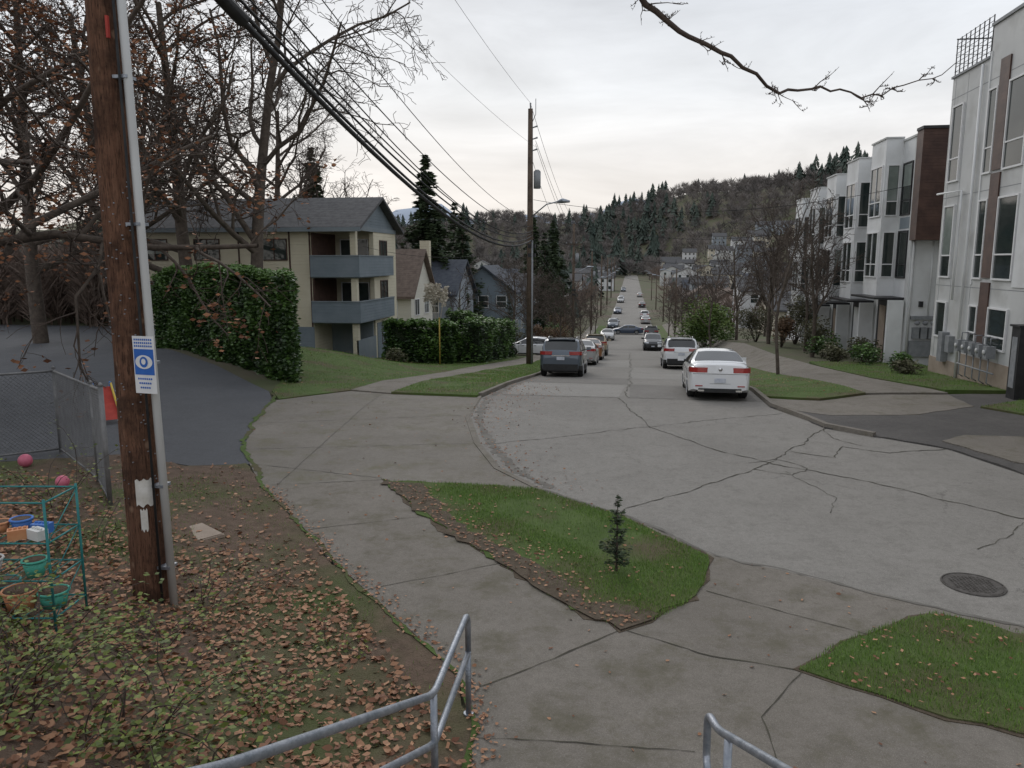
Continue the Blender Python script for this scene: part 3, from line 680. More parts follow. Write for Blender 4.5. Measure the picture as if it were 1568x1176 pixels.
pts=hillpts(900,-90,90,80,240,lambda x,y:abs(x)>11); n=len(pts); obj('valley_bare_trees',scat('vb2',*BT2,pts,m_midbare,rs.uniform(3.5,7,n)))
pts=hillpts(80,-260,300,140,420,nohouse); n=len(pts); zz=rs.uniform(7,14,n); obj('valley_conifers',scat('vc',*CT,pts,m_farcon,np.stack([zz*1.2]*2+[zz],1)))
pts=hillpts(40,-140,-40,70,200); n=len(pts); zz=rs.uniform(7,12,n); obj('valley_conifers',scat('vc2',*CT,pts,m_farcon,np.stack([zz*.9]*2+[zz],1)))
pts=[]
for i in range(700):
    x=random.uniform(-75,-27); y=random.uniform(49,72); pts.append((x,y,h(x,y)-.2))
n=len(pts); obj('brush_thicket',scat('bt',*BT2,pts,m_midbare,rs.uniform(3,7.5,n)))
m_mtn=M('mountain_mat',(.36,.42,.52),(.42,.48,.57),.002,1)  # blue-grey is aerial haze put into the colour, not rock colour
V=[];F=[];q=random.Random(3); n=60
for i in range(n+1):
    x=-3200+i*110; z=320+50*math.sin(i*.5)+q.uniform(-35,35); V+=[(x,5200,-50),(x,5000+0,z*.55),(x,5400,z+40*math.sin(i*.9))]
for i in range(n): F+=[(3*i,3*i+3,3*i+4,3*i+1),(3*i+1,3*i+4,3*i+5,3*i+2)]
obj('distant_mountains',npmesh('mtn',np.array(V,float),np.array(F),m_mtn))
# ------------------------------------------------------------ windows
def win(G,axis,n,c,a0,a1,z0,z1,mv=0,mh=(),gl=None,fr=m_wframe,fw=.06,dep=.06):
    def bx(part,mat,o0,o1,b0,b1,zz0,zz1):
        lo,hi=sorted((c+n*o0,c+n*o1))
        if axis=='x': G.box(part,mat,lo,hi,b0,b1,zz0,zz1)
        else: G.box(part,mat,b0,b1,lo,hi,zz0,zz1)
    blind=random.random()<.3
    bx('window_glass',gl or m_glass,-.01,.015,a0,a1,z0,z1)
    if blind and not gl: zz=z1-(z1-z0)*random.choice([.3,.45,.7]); bx('window_blinds',m_blind,.012,.0185,a0+.02,a1-.02,zz,z1-.02)
    bx('window_frames',fr,-.012,dep,a0-fw,a0,z0-fw,z1+fw); bx('window_frames',fr,-.012,dep,a1,a1+fw,z0-fw,z1+fw)
    bx('window_frames',fr,-.012,dep,a0,a1,z0-fw,z0); bx('window_frames',fr,-.012,dep,a0,a1,z1,z1+fw)
    for i in range(mv):
        y=a0+(a1-a0)*(i+1)/(mv+1); bx('window_frames',fr,.0,dep-.01,y-.02,y+.02,z0,z1)
    for t in mh:
        zz=z0+(z1-z0)*t; bx('window_frames',fr,.0,dep-.015,a0,a1,zz-.025,zz+.025)
# ------------------------------------------------------------ townhouse building (near right)
G=Grp(); X0=11.7
zb=-1.5
G.box('walls',m_lgrey,X0,24,29.2,32.3,zb,10.7); G.box('walls',m_lgrey,X0,24,8,29.197,zb,11.7)
G.box('cornice',m_gmet,X0-.06,24.06,7.9,29.26,11.7,11.8)
G.box('cornice',m_gmet,X0-.06,24.06,29.27,32.36,10.7,10.78)
for i in range(9): G.box('roof_railing',m_black,X0+.015,X0+.045,29.3+i*.37,29.33+i*.37,10.78,12.1)
for z in [10.95+.16*i for i in range(8)]: G.box('roof_railing',m_black,X0+.022,X0+.038,29.27,32.3,z-.007,z+.007)
for x in [X0+.6*i for i in range(1,10)]: G.box('roof_railing',m_black,x-.012,x+.012,32.28,32.3,10.78,12.1)
for z in [10.95+.3*i for i in range(4)]: G.box('roof_railing',m_black,X0,18,32.285,32.297,z-.007,z+.007)
G.box('roof_railing',m_black,X0,18,32.27,32.31,12.08,12.12)
for z in (3.1,6.35,9.95): G.box('wall_panels_seams',m_gmet,X0-.004,X0,8,32.3,z-.012,z+.012)
for y in (32.0,30.9,29.2,25.2,24.2,19,18): G.box('wall_panels_seams',m_gmet,X0-.0045,X0,y-.01,y+.01,zb,10.6)
for z0,z1 in ((1.2,2.45),(3.45,6.0),(6.95,9.6)):
    win(G,'x',-1,X0,31.1,31.95,z0,z1,0,(.3,) if z1-z0>2 else ())
    for yc in (28.0,22.6,17.2,11.8):
        G.box('wood_panels',m_brown,X0-.05,X0,yc-.33,yc+.33,z0 if z0>3 else 1.0,z1+.85 if z0<9 else z1)
        win(G,'x',-1,X0,yc+.45,yc+1.0,z0,z1,0,(.3,)); win(G,'x',-1,X0,yc-1.7,yc-.45,z0,z1,0,(.3,))
for yc in (28.0,22.6,17.2):
    G.box('white_bays',m_white,X0-.03,X0,yc-2.6,yc-1.8,3.2,10.9)
    G.box('white_bays',m_white,X0-.031,X0,yc+1.1,yc+1.18,3.2,10.9)
G.box('foundation',m_conc,X0-.03,X0,9,29.5,zb,.75)
G.box('foundation',m_conc,X0-.035,X0,29.6,32.3,zb,.35)
for yc in (29.6,24.6): G['downspouts'].tube([(X0-.08,yc,10.6),(X0-.08,yc,-.3)],.045,6,m_white)
G['downspouts'].tube([(X0-.3,32.1,6.5),(X0-.1,30.4,6.5),(X0-.1,30.4,2.6)],.04,6,m_white)
for i in range(5):
    y=28.9-i*.55; G.box('gas_meters',m_gmet,X0-.4,X0-.12,y-.13,y+.13,.9,1.3); G['gas_meters'].tube([(X0-.26,y,.9),(X0-.26,y,.1),(X0-.1,y,0)],.022,6,m_gmet)
    G['gas_meters'].tube([(X0-.26,y-.05,1.3),(X0-.26,y-.05,1.55),(X0-.02,y-.05,1.55)],.022,6,m_gmet); G['gas_meters'].tube([(X0-.41,y,1.1),(X0-.44,y,1.1)],.08,12,m_lgrey)
G['gas_meters'].tube([(X0-.26,29.1,.45),(X0-.26,26.3,.45)],.03,6,m_gmet)
G.box('electric_meters',m_gmet,X0-.25,X0,30.6,31.0,.3,1.4); G.box('electric_meters',m_gmet,X0-.2,X0,30.1,30.45,.7,1.3)
G.finish('modern_townhouse_building',(X0,20,0),world=True)
G=Grp(); G.box('cabinet',m_black,11.2,11.7,24.3,24.8,-.1,2.1); G.box('cap',m_black,11.15,11.75,24.25,24.85,2.1,2.16); G.box('door_panel',m_gmet,11.185,11.2,24.4,24.7,.3,1.8)
G.finish('utility_cabinet',(11.4,24.5,0),world=True)
# ------------------------------------------------------------ row of townhouses
Yr=36.6; XR=12.1; W=4.3
for u in range(5):
    G=Grp(); y0=Yr+u*W; y1=y0+W; zt=9.35-u*.34; fb=h(XR,y0)-1
    e=.003*u
    G.box('walls',m_white,XR+e,22+e,y0+.002,y1-.002,fb,zt)
    G.box('bay',m_white,XR-.75,XR+e-.002,y0+1.9,y1-.25,2.4-u*.34,zt+.15)
    G.box('parapet',m_lgrey,XR-.8,XR-.0,y0+1.85,y1-.2,zt+.15,zt+.22)
    G.box('parapet',m_lgrey,XR-.05,22,y0+.01,y1-.01,zt+.001,zt+.09)
    d=-u*.34
    for z0,z1 in ((3.3+d,5.3+d),(6.1+d,8.3+d)):
        win(G,'x',-1,XR-.75,y0+2.15,y1-.5,z0,z1,1,(.28,),fr=m_wframe)
        win(G,'x',-1,XR,y0+.5,y0+1.6,z0,z1,0,(.28,),fr=m_black)
        win(G,'y',-1,y0+1.9,XR-.6,XR-.15,z0,z1,0,(.28,),fw=.04,fr=m_wframe)
    G.box('grey_recess',m_lgrey,XR-.012,XR+e,y0+.05,y0+.4,fb,zt-.02)
    G.box('spandrel',m_bluep,XR-.02,XR+e,y0+.45,y0+1.65,5.45+d,5.95+d)
    G.box('entry_wall',m_black,XR-.03,XR+e,y0+.45,y0+3.9,fb,2.35+d)
    G.box('canopy',m_black,XR-1.3,XR,y0+.3,y1-.3,2.30+d,2.39+d)
    G.box('door',m_white if u%2 else m_conc,XR-.07,XR-.03,y0+2.6,y0+3.5,fb,1.9+d)
    win(G,'x',-1,XR-.03,y0+.8,y0+2.1,.6+d,1.9+d,1,(),fr=m_wframe)
    G.box('pier',m_white,XR-.75,XR-.1,y0+.03,y0+.2,fb,2.28+d)
    if u==0:
        G.box('wood_block',m_brown,XR-.1,15.2,y0-.75,y0-.001,4.9,9.5); G.box('wood_block_cap',m_black,XR-.14,15.3,y0-.8,y0,9.5,9.62)
        for i in range(6): G.box('electric_meters',m_gmet,12.4+i*.33,12.66+i*.33,y0-.2,y0,.6,1.1); G['electric_meters'].tube([(12.53+i*.33,y0-.2,1.3),(12.53+i*.33,y0-.3,1.3)],.1,10,m_gmet)
        G.box('electric_meters',m_gmet,12.3,14.5,y0-.15,y0,-.2,.5); G.box('electric_meters',m_gmet,12.3,14.5,y0-.16,y0,1.45,1.6)
        for k in range(3): G['downspouts'].tube([(13.0+k*.25,y0-.06,4.9),(13.0+k*.25,y0-.06,1.6)],.03,6,m_white)
        G['downspouts'].tube([(12.2,y0-.1,4.9),(12.2,y0-.1,-.6)],.05,6,m_lgrey)
        G.box('wall_lamp',m_black,12.6,12.75,y0-.15,y0,2.0,2.25)
    G.finish('white_townhouse',(XR,y0,0),world=True)
# ------------------------------------------------------------ apartment building at left
def gable(B,x0,x1,y0,y1,ze,zr,axis,mat,ov=.4,th=.18):
    if axis=='x':
        ym=(y0+y1)/2; s=(zr-ze)/((y1-y0)/2)
        for sg,ya in ((-1,y0-ov),(1,y1+ov)):
            za=ze-ov*s
            v=[(x0-ov,ya,za),(x1+ov,ya,za),(x1+ov,ym,zr),(x0-ov,ym,zr)]; v+=[(a,b,c+th) for a,b,c in v]
            B.raw(v,[(0,1,2,3),(4,5,6,7),(0,1,5,4),(1,2,6,5),(3,0,4,7)],mat)
    else:
        xm=(x0+x1)/2; s=(zr-ze)/((x1-x0)/2)
        for xa in (x0-ov,x1+ov):
            za=ze-ov*s
            v=[(xa,y0-ov,za),(xa,y1+ov,za),(xm,y1+ov,zr),(xm,y0-ov,zr)]; v+=[(a,b,c+th) for a,b,c in v]
            B.raw(v,[(0,1,2,3),(4,5,6,7),(0,1,5,4),(1,2,6,5),(3,0,4,7)],mat)
G=Grp(); ax0,ax1,ay0,ay1=-31,-16.4,45,53; zb=-3.5; ze=6.0; zr=7.9
bx=-19.2; by=48.6
G.box('walls',m_cream,ax0,bx,ay0,ay1,zb,ze); G.box('walls',m_cream,bx+.002,ax1,by,ay1-.002,zb,ze-.002)
G['gable'].raw([(ax1,ay0,ze),(ax1,ay1,ze),(ax1,(ay0+ay1)/2,zr),(ax0,ay0,ze),(ax0,ay1,ze),(ax0,(ay0+ay1)/2,zr)],[(0,1,2),(3,5,4)],m_blue)
G.box('soffit',m_cream,ax0,ax1,ay0,ay1,ze+.0,ze+.06)
gable(G['roof'],ax0,ax1,ay0,ay1,ze+.07,zr,'x',m_roof,.5)
G.box('fascia',m_bluep,ax0-.5,ax1+.5,ay0-.56,ay0-.5,5.75,6.0)
G.box('fascia',m_bluep,ax1+.0,ax1+.05,ay0,ay1,5.85,6.12)
for zf in (.55,3.3):
    G.box('balcony_floor',m_bluep,bx,ax1+.2,ay0-.2,by,zf-.3,zf)
    G.box('balcony_parapet',m_blue,bx+.004,ax1+.25,ay0-.3,ay0-.2,zf-.25,zf+1.0)
    G.box('balcony_parapet',m_blue,ax1+.2,ax1+.3,ay0-.29,ay1-1.5,zf-.25,zf+1.0)
    G.box('parapet_cap',m_bluep,bx+.004,ax1+.32,ay0-.34,ay0-.16,zf+1.0,zf+1.06)
    G.box('parapet_cap',m_bluep,ax1+.16,ax1+.34,ay0-.15,ay1-1.5,zf+1.0,zf+1.06)
    win(G,'y',-1,by,bx+.5,ax1-.5,zf+.05,zf+2.05,1,()); 
    G.box('dark_trim',m_brown,bx,bx+.12,ay0-.02,by,zf,zf+2.4)
G.box('balcony_posts',m_cream,ax1-.35,ax1,ay0,ay0+.35,zb,ze); G.box('balcony_posts',m_cream,ax1-.3,ax1+.0,by-.3,by,zb,ze)
for (z0,z1) in ((-1.4,-.2),(1.4,2.7),(4.1,5.3)):
    for xc in (-21.6,-26,-29.5): win(G,'y',-1,ay0,xc-.8,xc+.8,z0,z1,1,(),fr=m_brown)
    win(G,'x',1,ax1,by+.9,by+2.3,z0,z1,1,(),fr=m_brown)
for xc in (-19.3,-20.6,-23.9): G.box('trim_boards',m_brown,xc-.05,xc+.05,ay0-.03,ay0,zb,ze)
G.box('base_siding',m_blue,ax0,bx,ay0-.04,ay0-.001,zb,-.0); G.box('base_siding',m_blue,ax1+.001,ax1+.04,by,ay1,zb,.0)
G.box('carport_wall',m_bluep,bx+.01,ax1,by-.8,by-.7,zb,.2); G.box('carport_wall',m_bluep,ax1-.1,ax1+.02,ay0,by-.3,zb,-.8)
G.finish('apartment_building',(-26,49,0),world=True)
# ------------------------------------------------------------ houses
def house(name,x0,x1,y0,y1,wall,roof,zt,rise,axis='x',chim=None,trim=m_wframe,full=True):
    G=Grp(); zb=min(h(x0,y0),h(x1,y1))-1; zr=zt+rise
    G.box('walls',wall,x0,x1,y0,y1,zb,zt)
    if axis=='x':
        ym=(y0+y1)/2; G['gable_ends'].raw([(x0,y0,zt),(x0,y1,zt),(x0,ym,zr-.02),(x1,y0,zt),(x1,y1,zt),(x1,ym,zr-.02)],[(0,2,1),(3,4,5)],wall)
    else:
        xm=(x0+x1)/2; G['gable_ends'].raw([(x0,y0,zt),(x1,y0,zt),(xm,y0,zr-.02),(x0,y1,zt),(x1,y1,zt),(xm,y1,zr-.02)],[(0,1,2),(3,5,4)],wall)
    gable(G['roof'],x0,x1,y0,y1,zt+.03,zr,axis,roof)
    fx=x1 if x0<0 else x0; nn=1 if x0<0 else -1
    zs=[zt-1.7]+([zt-4.4] if zt-zb>5 else [])
    for z in zs:
        for t in (.25,.7):
            yc=y0+(y1-y0)*t; win(G,'x',nn,fx,yc-.6,yc+.6,z,z+1.2,1 if full else 0,(),fr=trim)
        for t in (.2,.5,.8):
            xc=x0+(x1-x0)*t; win(G,'y',-1,y0,xc-.5,xc+.5,z,z+1.2,0,(.5,) if full else (),fr=trim)
    if chim: G.box('chimney',m_cream,chim[0]-.4,chim[0]+.4,chim[1]-.3,chim[1]+.3,zt,zr+.9)
    G.finish(name,((x0+x1)/2,(y0+y1)/2,0),world=True)
m_h=[M('siding_%d'%i,c,tuple(min(1,v*1.12) for v in c),.8,.8,lap=.2) for i,c in enumerate([(.5,.5,.48),(.26,.29,.32),(.55,.5,.4),(.18,.22,.25),(.36,.33,.28),(.6,.6,.6),(.22,.16,.13)])]
house('cream_house',-25,-16.8,58,64.5,m_offwh,m_roofb,1.5,3.3,'x',chim=(-17.2,64.0))
house('grey_house',-26,-16.2,70,79,m_h[1],m_roofs,1.0,3.0,'x')
house('blue_grey_house',-19,-12.4,82,91,m_h[3],m_roofs,.8,2.6,'y')
house('grey_house',-22,-12,96,104,m_h[3],m_roof,-.3,2.6,'x')
for side in (-1,1):
    y=110 if side<0 else 66
    while y<400:
        for row in range(4 if y>120 else 2):
            w=R.uniform(8,11); d=R.uniform(8,11); off=14+row*R.uniform(26,32)+R.uniform(0,3)
            x0=side*off if side>0 else -off-w; yy=y+R.uniform(-2,4); g=h(x0+w/2,yy+d/2)
            st=R.choice([3.0,3.2,5.6]) if y>100 else 3.0
            house('house',x0,x0+w,yy,yy+d,R.choice(m_h),R.choice([m_roof,m_roofb,m_roofs,m_roof]),g+st,R.uniform(1.8,2.8),R.choice('xy'),full=y<150)
        y+=R.uniform(19,27) if y<260 else R.uniform(34,48)
for x,y in hh_:
    g=h(x+5,y+4); house('hillside_house',x,x+R.uniform(8,13),y,y+8,R.choice([m_h[0],m_h[5],m_h[2],m_h[5],m_h[1]]),m_roof,g+R.choice([5,6.5]),2.2,R.choice('xxy'),full=False)
# ------------------------------------------------------------ poles & wires
def upole(x,y,H,r,mat,arms=1):
    G=Grp(); G['pole'].tube([(0,0,-.4),(0,0,H*.5),(0,0,H)],[r,r*.85,r*.65],16,mat)
    if arms:
        if arms==1:
            G.box('crossarm',mat,-.9,.9,-.14,-.04,H-2.3,H-2.18)
            for a in (-.8,-.3,.3,.8): G['insulators'].tube([(a,-.09,H-2.18),(a,-.09,H-2.0)],[.05,.03],8,m_gmet)
        else:
            for z in (H-1.0,H-1.6,H-2.2): G['insulators'].tube([(.1,-.05,z),(.4,-.1,z+.08)],[.03,.05],8,m_gmet)
            G['top_bracket'].tube([(.1,0,H-.7),(.3,-.1,H-.3),(.3,-.1,H+.5)],.02,6,m_gmet)
        G['transformer'].tube([(.38,.0,H-4.2),(.38,0,H-3.3)],.2,14,m_gmet); G['transformer'].tube([(.38,0,H-3.3),(.38,0,H-3.2)],[.2,.1],14,m_gmet)
        G['insulators'].tube([(.0,0,H),(.0,0,H+.3)],[.03,.05],8,m_gmet)
        for z in (H-7.4,H-7.9): G.box('brackets',m_black,-.1,.32,-.2,.1,z,z+.2)
    return G,(x,y,h(x,y))
G,l=upole(-5.6,43.1,14.0,.2,m_wood2,2)
G['lamp_arm'].tube([(.1,-.1,8.3),(1.0,-.8,8.9),(1.7,-1.3,9.0)],.035,8,m_galv); G['lamp_head'].tube([(1.6,-1.25,8.98),(1.9,-1.5,9.02),(2.3,-1.75,8.96)],[.06,.14,.06],10,m_galv)
G['conduit'].tube([(.15,-.18,0),(.15,-.17,7)],.05,8,m_gmet); G.finish('utility_pole',l)
for y,H in ((87,13.5),(128,13),(170,13),(212,13),(255,13),(300,13)):
    G,l=upole(-6.4,y,H,.17,m_wood2); G['lamp_arm'].tube([(.1,-.1,8.0),(1.7,-1.3,8.8)],.035,6,m_galv); G['lamp_head'].tube([(1.6,-1.25,8.75),(2.3,-1.75,8.8)],[.13,.06],8,m_galv); G.finish('utility_pole',l)
for y,H in ((110,9),(150,9),(195,9),(240,9)):
    G,l=upole(6.2,y,H,.13,m_wood2,0); G['lamp_arm'].tube([(0,0,8.4),(-1.7,0,8.9)],.05,6,m_galv); G['lamp_head'].tube([(-1.6,0,8.9),(-2.3,0,8.85)],[.12,.06],8,m_galv); G.finish('street_lamp',l)
PX,PY=-5.08,7.25
G=Grp(); zz=h(PX,PY)
n=52; pts=[(math.sin(i*.45)*.004-.008*i*.2,math.cos(i*.35)*.004,-.4+i*.2) for i in range(n)]
def prad(z): return .186-.0058*(z+.4)
B=G['pole']; vs=[];fs=[]; K=40; R2=random.Random(3)
for i,p in enumerate(pts):
    r0=prad(p[2])
    for k in range(K):
        a=2*math.pi*k/K; r=r0+.005*math.sin(a*7+i*.05)+.003*math.sin(a*13+1)+R2.gauss(0,.0018)
        vs.append((p[0]+r*math.cos(a),p[1]+r*math.sin(a),p[2]))
for i in range(n-1):
    for k in range(K): fs.append((i*K+k,i*K+(k+1)%K,(i+1)*K+(k+1)%K,(i+1)*K+k))
B.raw(vs,fs,m_wood,True)
cx,cy=.225,-.05
G['white_conduit'].tube([(cx+.06,cy,-.1),(cx+.01,cy,3),(cx-.075,cy,9.4)],.042,14,m_lgrey)
G['black_cable'].tube([(cx-.02,cy-.08,-.1),(cx-.04,cy-.07,3),(cx-.11,cy-.05,9.4)],.013,8,m_wire)
for z in (.4,1.3,2.6,4.0,5.4,6.6,7.6): G.box('conduit_straps',m_galv,.08-z*.012,.3-z*.014,-.1,.05,z,z+.03)
m_paper=M('paper_notice_mat',(.55,.52,.46),(.72,.7,.66),9,.9)
def onpole(part,mat,a0,a1,z0,z1,r=.194):
    v=[];f=[]
    for i in range(9):
        a=a0+(a1-a0)*i/8; o=-.008*z0; v+=[(o+math.cos(a)*r,math.sin(a)*r,z0+.02*math.sin(i*1.7)),(o+math.cos(a)*r,math.sin(a)*r,z1+.015*math.sin(i*2))]
    for i in range(8): f.append((2*i,2*i+2,2*i+3,2*i+1))
    G[part].raw(v,f,mat,True)
onpole('paper_notice',m_paper,-1.35,-.45,1.12,1.4); onpole('paper_notice',m_paper,-1.2,-.85,.85,1.08,.195)
for i in range(90):
    a=random.uniform(-2.6,0); z=random.uniform(.8,4.5); r=prad(z)+.006; G['staples'].box(math.cos(a)*r-.005-z*.008,math.cos(a)*r+.005-z*.008,math.sin(a)*r-.008,math.sin(a)*r+.008,z,z+.01,m_galv)
m_red=M('red_plastic_mat',(.35,.03,.02),(.45,.05,.03),5,.5)
G.box('red_tag',m_red,.09,.115,-.17,-.14,5.75,5.95)
G['cable_bracket'].tube([(.12,0,7.0),(.6,.5,6.95)],.05,8,m_black)
G.finish('utility_pole',(PX,PY,zz))
m_sw=M('sign_white_mat',(.66,.67,.68),(.76,.76,.76),5,.5); m_sb=M('sign_blue_mat',(.02,.11,.42),(.03,.14,.5),5,.5)
G=Grp(); w2,hh=.13,.29
G.box('panel',m_sw,-w2,w2,-.006,0,-hh,hh)
G.box('blue_field',m_sb,-w2+.012,w2-.012,-.0095,-.006,-hh+.19,hh-.13)
def disc(part,mat,rx,rz,y,cz=0.0):
    v=[(0,y,cz)]+[(rx*math.cos(2*math.pi*i/28),y,cz+rz*math.sin(2*math.pi*i/28)) for i in range(29)]
    G[part].raw(v,[(0,i,i+1) for i in range(1,29)],mat)
disc('eye_white',m_sw,.105,.07,-.0125,.03); disc('eye_iris',m_sb,.05,.055,-.0155,.03); disc('eye_pupil',m_sw,.027,.03,-.018,.035)
for k,z in enumerate((hh-.035,hh-.068,hh-.1)):
    for j in range(9):
        x=-.11+j*.025; G.box('lettering',m_sb,x,x+.015,-.009,-.006,z-.009,z+.009)
for k in range(3):
    for j in range(7-k):
        x=-.09+j*.026+k*.012; G.box('lettering',m_sb,x,x+.017,-.009,-.006,-hh+.14-k*.045,-hh+.158-k*.045)
G.finish('neighborhood_watch_sign',(PX+.27,PY-.22,zz+2.62),-.15)
G=Grp(); G['post'].tube([(0,0,0),(0,0,2.6)],.038,8,m_yel); G['cap'].tube([(0,0,2.6),(0,0,2.66)],[.045,.015],8,m_yel); G.finish('yellow_marker_post',(-10.3,41,h(-10.3,41)))
B=MB()
def wire(a,b,sag,r,n=24):
    a=Vector(a);b=Vector(b); B.tube([a.lerp(b,i/n)-Vector((0,0,4*sag*(i/n)*(1-i/n))) for i in range(n+1)],r,5,m_wire,cap=False)
wire((PX+.6,PY+.5,6.95),(-5.5,43,5.15),1.25,.042); wire((PX+.6,PY+.5,7.05),(-5.45,43,5.4),1.3,.028)
wire((PX+.55,PY+.5,7.2),(-5.5,43,5.5),1.15,.02)
wire((PX+.3,PY,7.7),(-5.5,43,5.6),1.2,.015); wire((PX+.1,PY,8.4),(-5.5,43,5.9),1.1,.013); wire((PX+.3,PY,8.0),(-5.4,43,5.7),1.4,.013)
wire((PX+.2,PY,9.0),(-5.5,43,6.3),1.0,.01)
wire((-5.2,7.3,7.0),(-12,-20,8),.8,.03)
B.tube([(PX+.62,PY+.52,6.93),(PX+.63,PY+1.5,6.72)],[.07,.085],10,m_wire)
z1=h(-5.6,43.1)
for dx in (-.8,.3,.8): wire((-5.6+.3*(dx>0),43,z1+12.0+dx*.4),(-6.4+dx,87,h(-6.4,87)+11.5),.8,.012)
wire((-5.6,43,z1+14.3),(-6.4,87,h(-6.4,87)+13.8),.8,.012)
wire((-5.6,43,z1+14.3),(-6.6,-10,15.2),1.0,.007); wire((-5.3,43,z1+12),(-7.8,-10,13.4),1.2,.006)
for z in (6.9,7.3): wire((-5.5,43,z1+z),(-6.4,87,h(-6.4,87)+z),1.0,.02)
py=[87,128,170,212,255,300]
for a,b in zip(py,py[1:]):
    for dx,z in ((-.8,10.8),(.8,10.8),(0,13.3),(0,7)): wire((-6.4+dx,a,h(-6.4,a)+z),(-6.4+dx,b,h(-6.4,b)+z),.8,.012,10)
wire((-5.4,43,z1+9.2),(12.1,37,7.3),.9,.012); wire((-5.4,43,z1+8.6),(12.1,50,6.4),1.3,.012); wire((-5.4,43,z1+7.4),(12,60,5.4),1.6,.015); wire((-5.4,43,z1+6.6),(-16.3,46,4.9),.6,.01)
wire((-6.4,87,3.6),(14,84,2),1.2,.012,12)
obj('overhead_wires',B.mesh('wires'))
# ------------------------------------------------------------ handrails & stairs
def rail(name,up,lo,posts):
    G=Grp()
    def sm(path):
        o=[]; P_=[Vector(p) for p in path]; o.append(P_[0])
        for i in range(1,len(P_)-1):
            a,b,c=P_[i-1],P_[i],P_[i+1]; r=min(.12,(a-b).length*.4,(c-b).length*.4); s_=b+(a-b).normalized()*r; e=b+(c-b).normalized()*r
            for k in range(6): t=k/5; o.append(s_*(1-t)**2+b*2*t*(1-t)+e*t*t)
        o.append(P_[-1]); return o
    G['top_rail'].tube(sm(up),.026,14,m_galv); G['lower_rail'].tube(sm(lo),.026,14,m_galv)
    for a,b in posts:
        G['posts'].tube([a,b],.026,14,m_galv); G['post_flanges'].tube([a,(a[0],a[1],a[2]+.015)],.045,14,m_galv,sm=False)
    G.finish(name,up[0],world=True)
rail('handrail',[(-1.33,6.15,.62),(-1.33,6.14,1.0),(-1.3,4.85,1.0),(-1.57,2.6,2.0),(-1.8,.3,3.2)],[(-1.33,6.14,.62),(-1.3,4.85,.62),(-1.57,2.6,1.62),(-1.8,.3,2.8)],[((-1.33,6.14,.045),(-1.33,6.14,.64)),((-1.3,4.85,.045),(-1.3,4.85,1.0)),((-1.6,2.4,1.1),(-1.6,2.4,2.09)),((-1.8,.3,2.3),(-1.8,.3,3.2))])
rail('handrail',[(.58,4.78,.65),(.58,4.9,.68),(.58,4.92,1.0),(.62,4.7,1.02),(.84,3.81,1.4),(1.1,.3,3.2)],[(.58,4.78,.65),(.62,4.6,.68),(.84,3.7,1.05),(1.1,.3,2.8)],[((.66,4.5,.045),(.66,4.5,1.08)),((1.0,1.6,1.5),(1.0,1.6,2.55))])
G=Grp()
for i in range(14):
    y1=4.0-i*.31; z=.045+.165*(i+1); G.box('steps',m_walk,-1.75+.01*i,1.3,y1-.31-(0 if i<13 else 3),y1-.001,-.1,z)
G.finish('concrete_stairs',(0,4,0),world=True)
# ------------------------------------------------------------ chain link fence
def fence(name,pts,H):
    G=Grp()
    for i,(x,y) in enumerate(pts):
        z=h(x,y); G['posts'].tube([(x,y,z-.2),(x,y,z+H+.06)],.035,10,m_chain); G['post_caps'].tube([(x,y,z+H+.06),(x,y,z+H+.11)],[.045,.01],10,m_chain)
    for (a,b) in zip(pts,pts[1:]):
        za,zb_=h(*a),h(*b); L=math.dist(a,b)
        G['rails'].tube([(a[0],a[1],za+H),(b[0],b[1],zb_+H)],.024,8,m_chain); G['rails'].tube([(a[0],a[1],za+.1),(b[0],b[1],zb_+.1)],.02,6,m_chain)
        def P3(u,v): t=u/L; return (a[0]+(b[0]-a[0])*t,a[1]+(b[1]-a[1])*t,za+(zb_-za)*t+.06+v)
        hh=H-.06; s_=.085; u=-hh
        while u<L:
            for sg in (1,-1):
                u0,u1=u,u+hh; v0,v1=(0,hh) if sg>0 else (hh,0)
                if u0<0: v0=v0+(v1-v0)*(-u0)/hh; u0=0
                if u1>L: v1=v0+(v1-v0)*(L-u0)/(u1-u0); u1=L
                if u1>u0: G['mesh'].tube([P3(u0,v0),P3(u1,v1)],.0035,3,m_chain,cap=False)
            u+=s_
    G.finish(name,(pts[0][0],pts[0][1],0),world=True)
fence('chain_link_fence',[(-19.3,7.4),(-16.1,10.2),(-13.3,12.7),(-11.8,14.2),(-9.2,11.9),(-7.5,9.9)],1.75)
m_teal=M('teal_wire_mat',(.02,.17,.17),(.04,.24,.23),5,.5); m_pink=M('pink_plastic_mat',(.6,.12,.2),(.7,.2,.28),5,.4); m_or=M('orange_plastic_mat',(.55,.22,.1),(.6,.3,.15),5,.5); m_bl=M('blue_plastic_mat',(.05,.16,.5),(.08,.22,.55),5,.5); m_gr=M('green_plastic_mat',(.05,.35,.25),(.1,.42,.32),5,.5); m_wp=M('white_plastic_mat',(.6,.6,.58),(.7,.7,.68),5,.5); m_ye=M('yellow_plastic_mat',(.65,.45,.04),(.7,.5,.08),5,.5)
RX,RY=-5.55,5.95; zr_=h(RX,RY)-.05
G=Grp(); 
for i in range(4): 
    a,b=((-.5,-.25),(.5,-.25),(.5,.25),(-.5,.25))[i]; G['uprights'].tube([(a,b,0),(a,b,1.25)],.012,6,m_teal)
for z in (.15,.5,.85,1.22):
    for b in (-.25,.25): G['rails'].tube([(-.5,b,z),(.5,b,z)],.009,6,m_teal)
    for a in (-.5,.5): G['rails'].tube([(a,-.25,z),(a,.25,z)],.009,6,m_teal)
    if z<1.2:
        for k in range(11): G['shelf_wires'].tube([(-.5+k*.1,-.25,z),(-.5+k*.1,.25,z)],.004,4,m_teal)
